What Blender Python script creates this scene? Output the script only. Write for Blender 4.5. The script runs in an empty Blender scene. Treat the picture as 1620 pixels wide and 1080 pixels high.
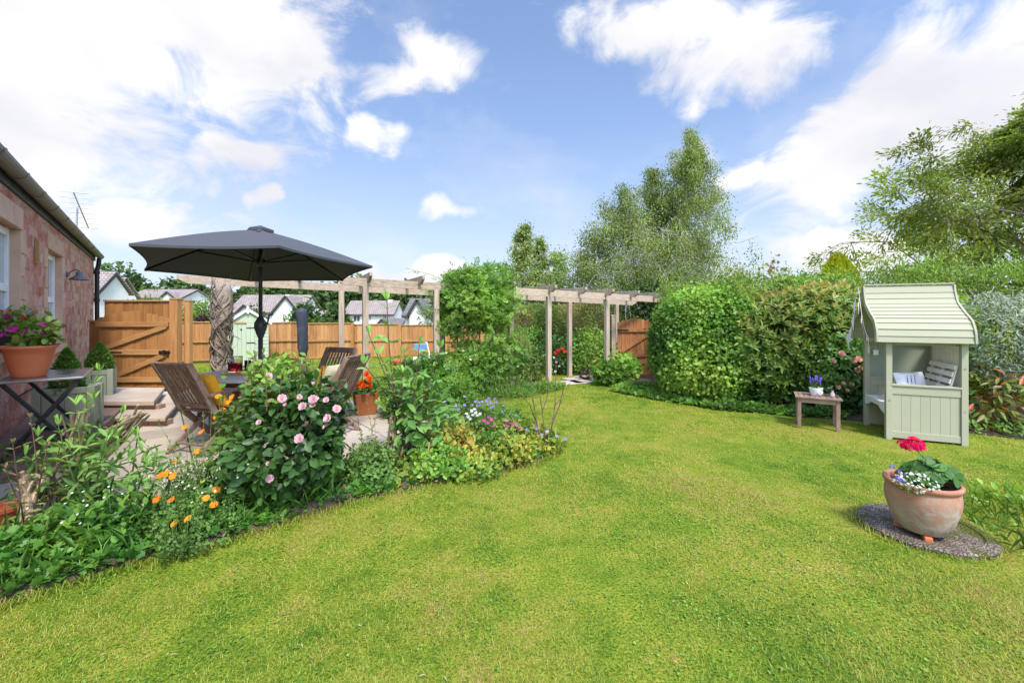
import bpy, bmesh, math
import numpy as np
from mathutils import Vector, Matrix
R = math.radians
sc = bpy.context.scene
COL = sc.collection
EYE = 1.6

# ---------------------------------------------------------------- camera
cam = bpy.data.cameras.new('camera'); co = bpy.data.objects.new('camera', cam); COL.objects.link(co)
co.location = (0, 0, EYE); co.rotation_euler = (R(90), 0, 0)
cam.lens = 15.0; cam.sensor_width = 36; cam.shift_y = -0.0278
cam.clip_start = 0.05; cam.clip_end = 3000
sc.camera = co

# ---------------------------------------------------------------- light
SUN_EL, SUN_AZ = R(56), R(158)      # azimuth from +Y clockwise: behind the camera, to its right
SKY, CLOUD, EXPO = 0.092, .95, 1.29
sun = bpy.data.lights.new('sun', 'SUN'); so = bpy.data.objects.new('sun', sun); COL.objects.link(so)
sun.energy = 2.1; sun.angle = R(10.0); sun.color = (1.0, 0.93, 0.81)
sd = Vector((math.sin(SUN_AZ)*math.cos(SUN_EL), math.cos(SUN_AZ)*math.cos(SUN_EL), math.sin(SUN_EL)))
so.rotation_euler = sd.to_track_quat('Z', 'Y').to_euler()
sc.view_settings.view_transform = 'Standard'; sc.view_settings.look = 'None'
sc.view_settings.exposure = EXPO; sc.view_settings.gamma = 1
sc.cycles.max_bounces = 6; sc.cycles.transparent_max_bounces = 8
sc.cycles.diffuse_bounces = 3; sc.cycles.glossy_bounces = 3; sc.cycles.transmission_bounces = 6
sc.cycles.use_adaptive_sampling = True

def nd(nt, t, ins=None, **kw):
    n = nt.nodes.new(t)
    for k, v in kw.items(): setattr(n, k, v)
    for k, v in (ins or {}).items():
        if hasattr(v, 'is_output') or isinstance(v, bpy.types.NodeSocket): nt.links.new(v, n.inputs[k])
        else: n.inputs[k].default_value = v
    return n
def mth(nt, op, a, b=None, c=None, clamp=False):
    ins = {0: a}
    if b is not None: ins[1] = b
    if c is not None: ins[2] = c
    return nd(nt, 'ShaderNodeMath', ins, operation=op, use_clamp=clamp).outputs[0]
def ramp(nt, fac, stops, interp='LINEAR'):
    n = nt.nodes.new('ShaderNodeValToRGB'); nt.links.new(fac, n.inputs[0])
    e = n.color_ramp.elements; n.color_ramp.interpolation = interp
    while len(e) < len(stops): e.new(0.5)
    for i, (p, c) in enumerate(stops):
        e[i].position = p; e[i].color = (c[0], c[1], c[2], 1) if len(c) == 3 else c
    return n.outputs[0]
def mixc(nt, f, a, b, blend='MIX'):
    n = nt.nodes.new('ShaderNodeMix'); n.data_type = 'RGBA'; n.blend_type = blend
    for i, v in ((0, f), (6, a), (7, b)):
        if isinstance(v, bpy.types.NodeSocket): nt.links.new(v, n.inputs[i])
        else: n.inputs[i].default_value = v if i == 0 else ((*v, 1) if len(v) == 3 else v)
    return n.outputs[2]

# ---------------------------------------------------------------- sky with broken summer cloud
w = bpy.data.worlds.new('World'); sc.world = w; w.use_nodes = True
nt = w.node_tree; nt.nodes.clear()
tc = nd(nt, 'ShaderNodeTexCoord')
D = tc.outputs['Generated']
sky = nd(nt, 'ShaderNodeTexSky', sky_type='NISHITA', sun_disc=False, sun_elevation=SUN_EL, sun_rotation=SUN_AZ,
         air_density=1.0, dust_density=0.6, ozone_density=2.0)
sep = nd(nt, 'ShaderNodeSeparateXYZ', {0: D})
dy = mth(nt, 'MAXIMUM', mth(nt, 'ABSOLUTE', sep.outputs[1]), 0.12)
a_ = mth(nt, 'DIVIDE', sep.outputs[0], dy); b_ = mth(nt, 'DIVIDE', sep.outputs[2], dy)
# slow warp so that cloud edges wander
wn = nd(nt, 'ShaderNodeTexNoise', {'Vector': D, 'Scale': 5.0, 'Detail': 3.0, 'Roughness': 0.55})
ws = nd(nt, 'ShaderNodeSeparateColor', {0: wn.outputs['Color']})
a_ = mth(nt, 'MULTIPLY_ADD', mth(nt, 'SUBTRACT', ws.outputs[0], .5), .30, a_)
b_ = mth(nt, 'MULTIPLY_ADD', mth(nt, 'SUBTRACT', ws.outputs[1], .5), .22, b_)
# cloud banks: azimuth slope, height slope, half sizes, tilt (deg), strength
BANKS = [(-1.00, .62, .60, .31, -8, 1.0), (-1.15, .36, .42, .17, 0, .9), (-.70, .66, .30, .16, -18, 1.1), (-.48, .62, .18, .09, -35, .75),
         (-.66, .38, .14, .06, 10, .8), (-.92, .22, .24, .06, 0, .75), (-.18, .60, .10, .10, -55, .72), (-.27, .565, .12, .06, 15, .62), (-.34, .41, .055, .05, 20, .7),
         (.36, .68, .26, .09, -10, .85), (.56, .60, .20, .12, 38, .85), (.42, .47, .07, .04, 35, .55),
         (.98, .50, .56, .155, 36, 1.35), (1.15, .50, .34, .26, 0, 1.35), (.90, .40, .22, .1, 15, 1.0), (.52, .30, .09, .055, 30, .9), (.44, .36, .06, .06, 40, .5),
         (.70, .15, .16, .06, 0, 1.15), (.80, .13, .18, .07, 0, 1.1), (-.24, .10, .15, .035, 0, .9), (-.62, .27, .035, .02, 0, .7), (-.14, .22, .05, .02, 0, .3)]
best = None
for (ca, cb, ra, rb, tl, st) in BANKS:
    c, s = math.cos(R(tl)), math.sin(R(tl))
    da = mth(nt, 'SUBTRACT', a_, ca); db = mth(nt, 'SUBTRACT', b_, cb)
    u = mth(nt, 'DIVIDE', mth(nt, 'ADD', mth(nt, 'MULTIPLY', da, c), mth(nt, 'MULTIPLY', db, s)), ra)
    v = mth(nt, 'DIVIDE', mth(nt, 'SUBTRACT', mth(nt, 'MULTIPLY', db, c), mth(nt, 'MULTIPLY', da, s)), rb)
    q = mth(nt, 'SUBTRACT', 1.0, mth(nt, 'SQRT', mth(nt, 'ADD', mth(nt, 'MULTIPLY', u, u), mth(nt, 'MULTIPLY', v, v))))
    q = mth(nt, 'MULTIPLY', q, st)
    best = q if best is None else mth(nt, 'MAXIMUM', best, q)
best = mth(nt, 'MAXIMUM', best, -0.8)
mp = nd(nt, 'ShaderNodeMapping', {'Vector': D, 'Scale': (1, 1, 1.5)})
cn = nd(nt, 'ShaderNodeTexNoise', {'Vector': mp.outputs[0], 'Scale': 6.2, 'Detail': 11.0, 'Roughness': 0.64, 'Distortion': 0.5})
dens = mth(nt, 'MULTIPLY_ADD', mth(nt, 'SUBTRACT', cn.outputs[0], .5), 2.5, mth(nt, 'MULTIPLY', best, 1.15))
mask = nd(nt, 'ShaderNodeMapRange', {0: dens, 1: -0.2, 2: 0.56}, interpolation_type='SMOOTHSTEP').outputs[0]
wisp = nd(nt, 'ShaderNodeTexNoise', {'Vector': mp.outputs[0], 'Scale': 3.2, 'Detail': 8.0, 'Roughness': 0.62}).outputs[0]
wisp = nd(nt, 'ShaderNodeMapRange', {0: wisp, 1: .47, 2: .82, 3: 0, 4: .42}).outputs[0]
mask = mth(nt, 'MAXIMUM', mask, wisp)
sh = nd(nt, 'ShaderNodeTexNoise', {'Vector': mp.outputs[0], 'Scale': 4.0, 'Detail': 5.0, 'Roughness': .5}).outputs[0]
ccol = ramp(nt, sh, [(.30, (.36, .362, .395)), (.44, (.415, .414, .432)), (.56, (.455, .452, .458)), (.68, (.49, .486, .488))])
cs = nd(nt, 'ShaderNodeVectorMath', {0: ccol, 3: CLOUD}, operation='SCALE').outputs[0]
ss = nd(nt, 'ShaderNodeVectorMath', {0: sky.outputs[0], 3: SKY}, operation='SCALE').outputs[0]
# a thin veil of bright summer haze over the blue
veil = nd(nt, 'ShaderNodeMapRange', {0: sep.outputs[2], 1: 0.0, 2: 0.62, 3: .9, 4: .30}).outputs[0]
vcol = ramp(nt, sep.outputs[2], [(0, (.315, .36, .43)), (.14, (.275, .325, .43)), (.40, (.16, .23, .40)), (.75, (.12, .185, .37))])
ss = mixc(nt, veil, ss, vcol)
fin = mixc(nt, mask, ss, cs)
# fill light: brightness added to the unseen sky round the sun, behind the camera
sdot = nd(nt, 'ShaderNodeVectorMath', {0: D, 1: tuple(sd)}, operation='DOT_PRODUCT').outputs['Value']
fill_gain = mth(nt, 'MULTIPLY_ADD', mth(nt, 'POWER', mth(nt, 'MAXIMUM', sdot, 0.0), 2.0), 2.4, 1.0)
fin = nd(nt, 'ShaderNodeVectorMath', {0: fin, 3: fill_gain}, operation='SCALE').outputs[0]
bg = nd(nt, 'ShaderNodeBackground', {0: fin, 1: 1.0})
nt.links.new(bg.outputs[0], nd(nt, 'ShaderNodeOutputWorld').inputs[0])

# ---------------------------------------------------------------- materials
def newmat(name):
    m = bpy.data.materials.new(name); m.use_nodes = True; m.node_tree.nodes.clear()
    return m, m.node_tree
def finish(nt, sh): nt.links.new(sh, nd(nt, 'ShaderNodeOutputMaterial').inputs[0])
def leafmat(name, cols, transl=.3, rough=.5, tcol=1.6, spec=.35):
    """cols: colours over the per-leaf attribute 'rnd'"""
    m, nt = newmat(name)
    at = nd(nt, 'ShaderNodeAttribute', attribute_name='rnd').outputs['Fac']
    if name.startswith('leaf'): cols = [tuple(min(.6, x*1.32) for x in k) for k in cols]
    c = ramp(nt, at, [(i/max(1, len(cols)-1), k) for i, k in enumerate(cols)])
    geo = nd(nt, 'ShaderNodeNewGeometry')
    n = nd(nt, 'ShaderNodeTexNoise', {'Vector': geo.outputs['Position'], 'Scale': 1.7, 'Detail': 3.0})
    hv = nd(nt, 'ShaderNodeHueSaturation', {'Hue': nd(nt, 'ShaderNodeMapRange', {0: n.outputs[0], 1: .3, 2: .7, 3: .488, 4: .512}).outputs[0],
            'Value': nd(nt, 'ShaderNodeMapRange', {0: n.outputs[0], 1: .3, 2: .7, 3: .82, 4: 1.2}).outputs[0], 'Color': c})
    p = nd(nt, 'ShaderNodeBsdfPrincipled', {'Base Color': hv.outputs[0], 'Roughness': rough, 'Specular IOR Level': spec})
    t2 = nd(nt, 'ShaderNodeVectorMath', {0: hv.outputs[0], 1: (tcol*1.05, tcol, tcol*.55)}, operation='MULTIPLY')
    tr = nd(nt, 'ShaderNodeBsdfTranslucent', {'Color': t2.outputs[0]})
    mx = nd(nt, 'ShaderNodeMixShader', {0: transl, 1: p.outputs[0], 2: tr.outputs[0]})
    finish(nt, mx.outputs[0]); return m
def surf(name, cols, scale=(8, 8, 8), rough=.6, metal=0.0, bump=.2, rnd=0.0, detail=5.0, spec=.4, dist=.0, fine=0.0, trans=0.0, lo=.3, hi=.7, coord='Object'):
    """cols over a noise (stretched by scale), mixed with the per-piece attribute 'rnd'"""
    m, nt = newmat(name)
    tc = nd(nt, 'ShaderNodeTexCoord')
    at = nd(nt, 'ShaderNodeAttribute', attribute_name='rnd').outputs['Fac']
    off = nd(nt, 'ShaderNodeVectorMath', {0: (17.3, 9.1, 5.7), 3: at}, operation='SCALE')
    mpn = nd(nt, 'ShaderNodeMapping', {'Vector': tc.outputs[coord], 'Scale': scale})
    vec = nd(nt, 'ShaderNodeVectorMath', {0: mpn.outputs[0], 1: off.outputs[0]}, operation='ADD') if rnd > 0 else mpn
    n = nd(nt, 'ShaderNodeTexNoise', {'Vector': vec.outputs[0], 'Scale': 1.0, 'Detail': detail, 'Roughness': .6, 'Distortion': dist})
    f = nd(nt, 'ShaderNodeMapRange', {0: n.outputs[0], 1: lo, 2: hi}).outputs[0]
    f = mth(nt, 'ADD', mth(nt, 'MULTIPLY', f, 1-rnd), mth(nt, 'MULTIPLY', at, rnd)) if rnd > 0 else f
    if len(cols) == 1: cols = [tuple(x*.9 for x in cols[0]), tuple(min(1, x*1.08) for x in cols[0])]
    c = ramp(nt, f, [(i/(len(cols)-1), k) for i, k in enumerate(cols)])
    ins = {'Base Color': c, 'Metallic': metal, 'Specular IOR Level': spec,
           'Roughness': nd(nt, 'ShaderNodeMapRange', {0: n.outputs[0], 1: .3, 2: .7, 3: max(0, rough-.08), 4: min(1, rough+.1)}).outputs[0]}
    if trans: ins['Transmission Weight'] = trans
    if bump:
        h = n.outputs[0]
        if fine:
            n2 = nd(nt, 'ShaderNodeTexNoise', {'Vector': tc.outputs[coord], 'Scale': fine, 'Detail': 3.0})
            h = mth(nt, 'ADD', h, mth(nt, 'MULTIPLY', n2.outputs[0], .6))
        ins['Normal'] = nd(nt, 'ShaderNodeBump', {'Strength': bump, 'Distance': .01, 'Height': h}).outputs[0]
    p = nd(nt, 'ShaderNodeBsdfPrincipled', ins)
    finish(nt, p.outputs[0]); return m

# leaves
M = {}
def L(k, *a, **kw): M[k] = leafmat(k, *a, **kw)
def S(k, *a, **kw): M[k] = surf(k, *a, **kw)
L('leaf_ivy', [(.055, .12, .016), (.105, .20, .024), (.17, .285, .038), (.26, .36, .06)], rough=.42, transl=.36)
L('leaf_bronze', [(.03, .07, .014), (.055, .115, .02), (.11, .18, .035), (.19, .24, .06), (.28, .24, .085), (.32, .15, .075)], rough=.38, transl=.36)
L('leaf_willow', [(.055, .11, .02), (.10, .19, .03), (.17, .27, .05), (.24, .31, .06)], rough=.5)
L('leaf_elder', [(.04, .11, .02), (.08, .19, .03), (.13, .26, .045)], rough=.5)
L('leaf_silver', [(.12, .16, .11), (.20, .25, .18), (.30, .35, .27)], rough=.6, tcol=1.2)
L('leaf_cherry', [(.055, .085, .018), (.13, .175, .035), (.21, .265, .05), (.30, .35, .07)], rough=.5, transl=.45)
L('leaf_birch', [(.045, .08, .018), (.105, .15, .035), (.16, .21, .05), (.23, .28, .075)], rough=.5, transl=.38)
L('leaf_conifer_gold', [(.30, .36, .02), (.42, .46, .03), (.45, .47, .05)], rough=.6, transl=.45)
L('leaf_hedge_brown', [(.06, .11, .02), (.10, .16, .03), (.17, .22, .05), (.22, .19, .09), (.24, .16, .09)], rough=.6)
L('leaf_climber', [(.04, .095, .016), (.085, .175, .026), (.14, .26, .04), (.23, .36, .06)], rough=.42, transl=.36)
L('leaf_rose', [(.025, .062, .016), (.04, .10, .024), (.065, .14, .03), (.11, .19, .035)], rough=.4)
L('leaf_rose_top', [(.06, .13, .02), (.11, .21, .03), (.17, .27, .04), (.16, .15, .05)], rough=.42)
L('leaf_buddleia', [(.05, .115, .03), (.09, .19, .045), (.15, .28, .06), (.21, .36, .075)], rough=.65, tcol=1.4)
L('leaf_cover', [(.02, .06, .010), (.035, .10, .016), (.055, .145, .02), (.10, .21, .03), (.16, .26, .04)], rough=.48)
L('leaf_pieris', [(.035, .07, .014), (.055, .10, .018), (.08, .125, .022), (.11, .145, .028), (.14, .16, .034), (.16, .165, .04), (.17, .13, .04), (.32, .08, .03)], rough=.4)
L('leaf_yellow', [(.055, .12, .018), (.10, .17, .025), (.16, .22, .03), (.29, .29, .04), (.30, .20, .05)], rough=.5)
L('leaf_poppy', [(.045, .10, .02), (.08, .155, .03), (.13, .21, .045)], rough=.6)
L('leaf_box', [(.025, .065, .01), (.05, .12, .016), (.10, .2, .025)], rough=.45)
L('leaf_pelargonium', [(.025, .08, .014), (.045, .13, .022), (.09, .19, .035)], rough=.5)
L('leaf_far', [(.018, .042, .012), (.032, .066, .016), (.055, .10, .022), (.085, .14, .03)], rough=.7)
L('leaf_far_light', [(.06, .11, .025), (.10, .18, .03), (.16, .26, .04)], rough=.7)
L('leaf_purple', [(.03, .015, .02), (.06, .025, .035)], rough=.6)
L('leaf_straw', [(.22, .16, .08), (.32, .25, .13), (.42, .34, .2)], rough=.7)
for k, c in (('petal_orange', [(.80, .18, .01), (.95, .33, .02)]), ('petal_pink', [(.66, .34, .44), (.82, .55, .63), (.90, .74, .78)]),
             ('petal_peach', [(.82, .42, .36), (.88, .6, .52)]), ('petal_magenta', [(.50, .03, .26), (.70, .08, .40)]),
             ('petal_cerise', [(.62, .005, .09), (.85, .015, .16)]), ('petal_violet', [(.30, .22, .55), (.46, .38, .72)]),
             ('petal_blue', [(.10, .07, .5), (.2, .14, .7)]), ('petal_white', [(.75, .75, .70), (.88, .88, .84)]),
             ('petal_red', [(.6, .01, .012), (.8, .03, .02)]), ('petal_pinkpale', [(.8, .12, .3), (.9, .3, .45)]), ('petal_flame', [(.85, .08, .015), (.95, .2, .02)])):
    L(k, c, transl=.35, rough=.6, tcol=1.0, spec=.15)
# wood, stone, paint
S('cedar', [(.23, .095, .03), (.42, .20, .068), (.56, .31, .12)], scale=(28, 28, 2.2), rough=.7, rnd=.5, bump=.25)
S('cedar_rail', [(.27, .13, .045), (.40, .21, .075), (.49, .28, .11)], scale=(2.2, 28, 28), rough=.7, rnd=.35, bump=.25)
S('cedar_gate', [(.20, .082, .024), (.33, .15, .044), (.44, .22, .07)], scale=(28, 28, 2.2), rough=.7, rnd=.6, bump=.25)
S('red_gate', [(.25, .09, .032), (.38, .155, .055), (.48, .23, .09)], scale=(28, 28, 2.2), rough=.7, rnd=.5, bump=.25)
S('weathered', [(.25, .185, .13), (.41, .325, .245), (.53, .44, .34)], scale=(30, 30, 2.5), rough=.85, rnd=.3, bump=.35)
S('weathered_beam', [(.25, .185, .13), (.42, .33, .245), (.54, .44, .34)], scale=(3, 20, 30), rough=.85, rnd=.3, bump=.35)
S('teak_dark', [(.11, .067, .042), (.20, .13, .088), (.33, .24, .18)], scale=(22, 22, 6), rough=.75, rnd=.4, bump=.25)
S('teak_grey', [(.38, .335, .315), (.53, .48, .46), (.64, .6, .58)], scale=(3, 30, 30), rough=.7, rnd=.3, bump=.2)
S('table_wood', [(.16, .10, .07), (.26, .175, .13), (.36, .26, .2)], scale=(10, 10, 10), rough=.75, rnd=.4, bump=.2)
S('bark', [(.10, .075, .055), (.21, .165, .125), (.34, .28, .215)], scale=(25, 25, 7), rough=.95, bump=.8)
S('vine_stem', [(.10, .075, .056), (.21, .165, .125), (.36, .30, .24)], scale=(20, 20, 20), rough=.95, bump=.5, rnd=.6)
S('bark_vine', [(.17, .13, .10), (.32, .265, .21), (.46, .39, .32)], scale=(25, 25, 7), rough=.95, bump=.7, rnd=.4)
S('bark_birch', [(.16, .14, .12), (.42, .40, .36), (.58, .56, .52)], scale=(4, 4, 9), rough=.85, bump=.3)
S('twig', [(.085, .05, .035), (.16, .10, .07)], scale=(9, 9, 9), rough=.9, bump=.2)
S('stem_green', [(.09, .15, .04), (.14, .22, .06)], scale=(9, 9, 9), rough=.6, bump=0)
S('stump', [(.16, .10, .06), (.33, .235, .15), (.50, .39, .28)], scale=(30, 30, 5), rough=.95, bump=.9, rnd=.4)
S('sage', [(.35, .35, .245), (.385, .39, .28)], scale=(3, 3, 3), rough=.65, spec=.15, bump=.05, rnd=.35, fine=90)
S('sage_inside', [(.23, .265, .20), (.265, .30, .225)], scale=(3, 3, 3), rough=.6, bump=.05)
S('sage_shed', [(.42, .50, .36), (.48, .555, .41)], scale=(3, 3, 3), rough=.6, bump=.1, rnd=.35)
S('sage_planter', [(.30, .335, .235), (.35, .385, .28)], scale=(3, 3, 3), rough=.6, bump=.05, rnd=.3)
S('cream', [(.78, .73, .65), (.86, .81, .73)], scale=(4, 4, 4), rough=.5, bump=.05, rnd=.3)
S('white_paint', [(.76, .76, .75), (.82, .82, .81)], scale=(4, 4, 4), rough=.45, bump=.03)
S('render_white', [(.68, .67, .66), (.80, .80, .79)], scale=(.6, .6, .6), rough=.9, bump=.1)
S('slate', [(.20, .17, .155), (.29, .25, .235)], scale=(1.2, 1.2, 5), rough=.8, bump=.3)
S('slate_grey', [(.14, .13, .13), (.21, .20, .2)], scale=(1.2, 1.2, 5), rough=.8, bump=.3)
S('fascia', [(.03, .03, .035), (.05, .05, .055)], rough=.6, bump=0)
S('glass_dark', [(.05, .06, .07), (.09, .10, .11)], scale=(1, 1, 1), rough=.06, bump=0, spec=.8)
S('glass_pane', [(.25, .27, .28), (.45, .47, .48)], scale=(.7, .7, .7), rough=.05, bump=0, spec=.9)
S('sandstone', [(.46, .27, .185), (.58, .37, .26), (.66, .46, .34)], scale=(3, 3, 3), rough=.9, bump=.3, rnd=.3, fine=60)
S('plastic_black', [(.014, .014, .016), (.022, .022, .025)], rough=.4, bump=0)
S('iron', [(.012, .012, .013), (.03, .03, .032)], scale=(9, 9, 9), rough=.5, metal=.3, bump=.1)
S('gutter', [(.13, .115, .105), (.21, .19, .175)], scale=(4, 4, 4), rough=.5, bump=.1)
S('lamp_grey', [(.10, .11, .125), (.14, .15, .165)], rough=.45, bump=0)
S('alu', [(.45, .45, .46), (.6, .6, .61)], rough=.35, metal=.9, bump=0)
S('table_metal', [(.30, .30, .315), (.44, .43, .44)], scale=(4, 4, 4), rough=.22, metal=.85, bump=.03)
S('terracotta_plastic', [(.62, .17, .065), (.66, .19, .075)], scale=(3, 3, 3), rough=.5, bump=.03)
S('terracotta_dark', [(.30, .09, .03), (.38, .13, .045)], scale=(5, 5, 5), rough=.6, bump=.1)
S('fabric_grey', [(.055, .058, .068), (.072, .075, .086)], scale=(90, 90, 90), rough=.85, bump=.1)
S('cover_blue', [(.022, .028, .042), (.05, .058, .08)], scale=(12, 12, 3), rough=.7, bump=.5)
S('rib_black', [(.010, .010, .012), (.016, .016, .018)], rough=.5, bump=0)
S('pole_grey', [(.04, .044, .052), (.06, .064, .073)], rough=.4, bump=0)
S('yellow_fabric', [(.70, .31, .015), (.82, .42, .03)], scale=(40, 40, 40), rough=.9, bump=.4)
S('cream_fabric', [(.74, .64, .36), (.82, .74, .50)], scale=(6, 6, 60), rough=.9, bump=.3)
S('white_fabric', [(.72, .71, .72), (.80, .79, .8)], scale=(20, 20, 20), rough=.9, bump=.2)
S('bunting', [(.66, .60, .57), (.78, .73, .70)], scale=(20, 20, 20), rough=.9, bump=.1)
S('ink', [(.16, .15, .2)], rough=.9, bump=0)
S('soil', [(.035, .024, .016), (.085, .062, .042)], scale=(14, 14, 14), rough=1, bump=.8)
S('bark_chip', [(.10, .06, .042), (.20, .13, .095), (.30, .21, .16)], scale=(40, 40, 40), rough=1, bump=.9)
S('paving', [(.29, .24, .19), (.41, .345, .28), (.50, .43, .355)], scale=(2.2, 2.2, 2.2), rough=.9, bump=.35, rnd=.45, fine=45)
S('step_stone', [(.38, .30, .235), (.47, .385, .31), (.54, .455, .375)], scale=(3, 3, 3), rough=.9, bump=.3, rnd=.3, fine=45)
S('riser_brick', [(.28, .17, .12), (.40, .27, .19)], scale=(5, 5, 9), rough=.9, bump=.4, rnd=.5)
S('path_stone', [(.36, .30, .26), (.48, .41, .36)], scale=(5, 5, 5), rough=.9, bump=.3, rnd=.4)
S('orange_glaze', [(.8, .32, .03), (.88, .42, .05)], rough=.3, bump=0)
S('toy_blue', [(.10, .25, .55), (.16, .33, .65)], rough=.4, bump=0)
S('knit_tag', [(.8, .8, .78)], bump=0)
S('toy_red', [(.55, .09, .05), (.65, .13, .07)], rough=.4, bump=0)
S('pink_glaze', [(.72, .52, .50), (.8, .62, .6)], rough=.3, bump=0)
S('moss', [(.06, .08, .015), (.13, .14, .03)], scale=(30, 30, 30), rough=1, bump=.8)

def clearglass(name, col, rough=0.0):
    m, nt = newmat(name)
    p = nd(nt, 'ShaderNodeBsdfPrincipled', {'Base Color': (*col, 1), 'Roughness': rough, 'Transmission Weight': 1.0, 'IOR': 1.3})
    finish(nt, p.outputs[0]); M[name] = m
clearglass('clear_glass', (1, 1, 1)); clearglass('red_juice', (.72, .02, .02))

def rubble(name):
    m, nt = newmat(name)
    tc = nd(nt, 'ShaderNodeTexCoord')
    n0 = nd(nt, 'ShaderNodeTexNoise', {'Vector': tc.outputs['Object'], 'Scale': 2.2, 'Detail': 5.0, 'Roughness': .6})
    s0 = nd(nt, 'ShaderNodeSeparateColor', {0: n0.outputs['Color']}); p0 = nd(nt, 'ShaderNodeSeparateXYZ', {0: tc.outputs['Object']})
    x = mth(nt, 'MULTIPLY_ADD', mth(nt, 'SUBTRACT', s0.outputs[0], .5), .42, mth(nt, 'ADD', p0.outputs[0], p0.outputs[1]))
    z = mth(nt, 'MULTIPLY_ADD', mth(nt, 'SUBTRACT', s0.outputs[1], .5), .34, p0.outputs[2])
    v = nd(nt, 'ShaderNodeCombineXYZ', {0: x, 1: z, 2: 0.0}).outputs[0]
    def bk(c1, c2, mo): return nd(nt, 'ShaderNodeTexBrick', {'Vector': v, 'Color1': (*c1, 1), 'Color2': (*c2, 1), 'Mortar': (*mo, 1), 'Scale': 1.0, 'Mortar Size': .012, 'Mortar Smooth': .35, 'Bias': 0.0, 'Brick Width': .30, 'Row Height': .155}, offset=.43, squash=.7, squash_frequency=3)
    bn = bk((0, 0, 0), (1, 1, 1), (.5, .5, .5)); edge = mth(nt, 'SUBTRACT', 1.0, bn.outputs['Fac'])
    n2 = nd(nt, 'ShaderNodeTexNoise', {'Vector': tc.outputs['Object'], 'Scale': 3.0, 'Detail': 4.0})
    hue = mth(nt, 'ADD', mth(nt, 'MULTIPLY', nd(nt, 'ShaderNodeSeparateColor', {0: bn.outputs['Color']}).outputs[0], .55), mth(nt, 'MULTIPLY', n2.outputs[0], .5))
    base = ramp(nt, hue, [(.15, (.37, .125, .085)), (.35, (.54, .22, .16)), (.5, (.62, .31, .24)), (.65, (.66, .38, .31)), (.85, (.58, .42, .35))])
    n1 = nd(nt, 'ShaderNodeTexNoise', {'Vector': tc.outputs['Object'], 'Scale': 19.0, 'Detail': 7.0, 'Roughness': .72})
    base = mixc(nt, .8, base, ramp(nt, n1.outputs[0], [(.32, (.42, .36, .35)), (.5, (.95, .93, .92)), (.7, (1.3, 1.25, 1.2))]), 'MULTIPLY')
    e2 = nd(nt, 'ShaderNodeMapRange', {0: mth(nt, 'ADD', edge, mth(nt, 'MULTIPLY', mth(nt, 'SUBTRACT', n1.outputs[0], .5), .9)), 1: .15, 2: .75}, interpolation_type='SMOOTHSTEP').outputs[0]
    mort = ramp(nt, n2.outputs[0], [(.4, (.40, .20, .15)), (.6, (.55, .34, .28))])
    col = mixc(nt, e2, mort, base)
    h = mth(nt, 'ADD', mth(nt, 'MULTIPLY', e2, .6), mth(nt, 'MULTIPLY', n1.outputs[0], .9))
    p = nd(nt, 'ShaderNodeBsdfPrincipled', {'Base Color': col, 'Roughness': .92, 'Specular IOR Level': .2,
        'Normal': nd(nt, 'ShaderNodeBump', {'Strength': .8, 'Distance': .03, 'Height': h}).outputs[0]})
    finish(nt, p.outputs[0]); M[name] = m
rubble('rubble')

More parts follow.
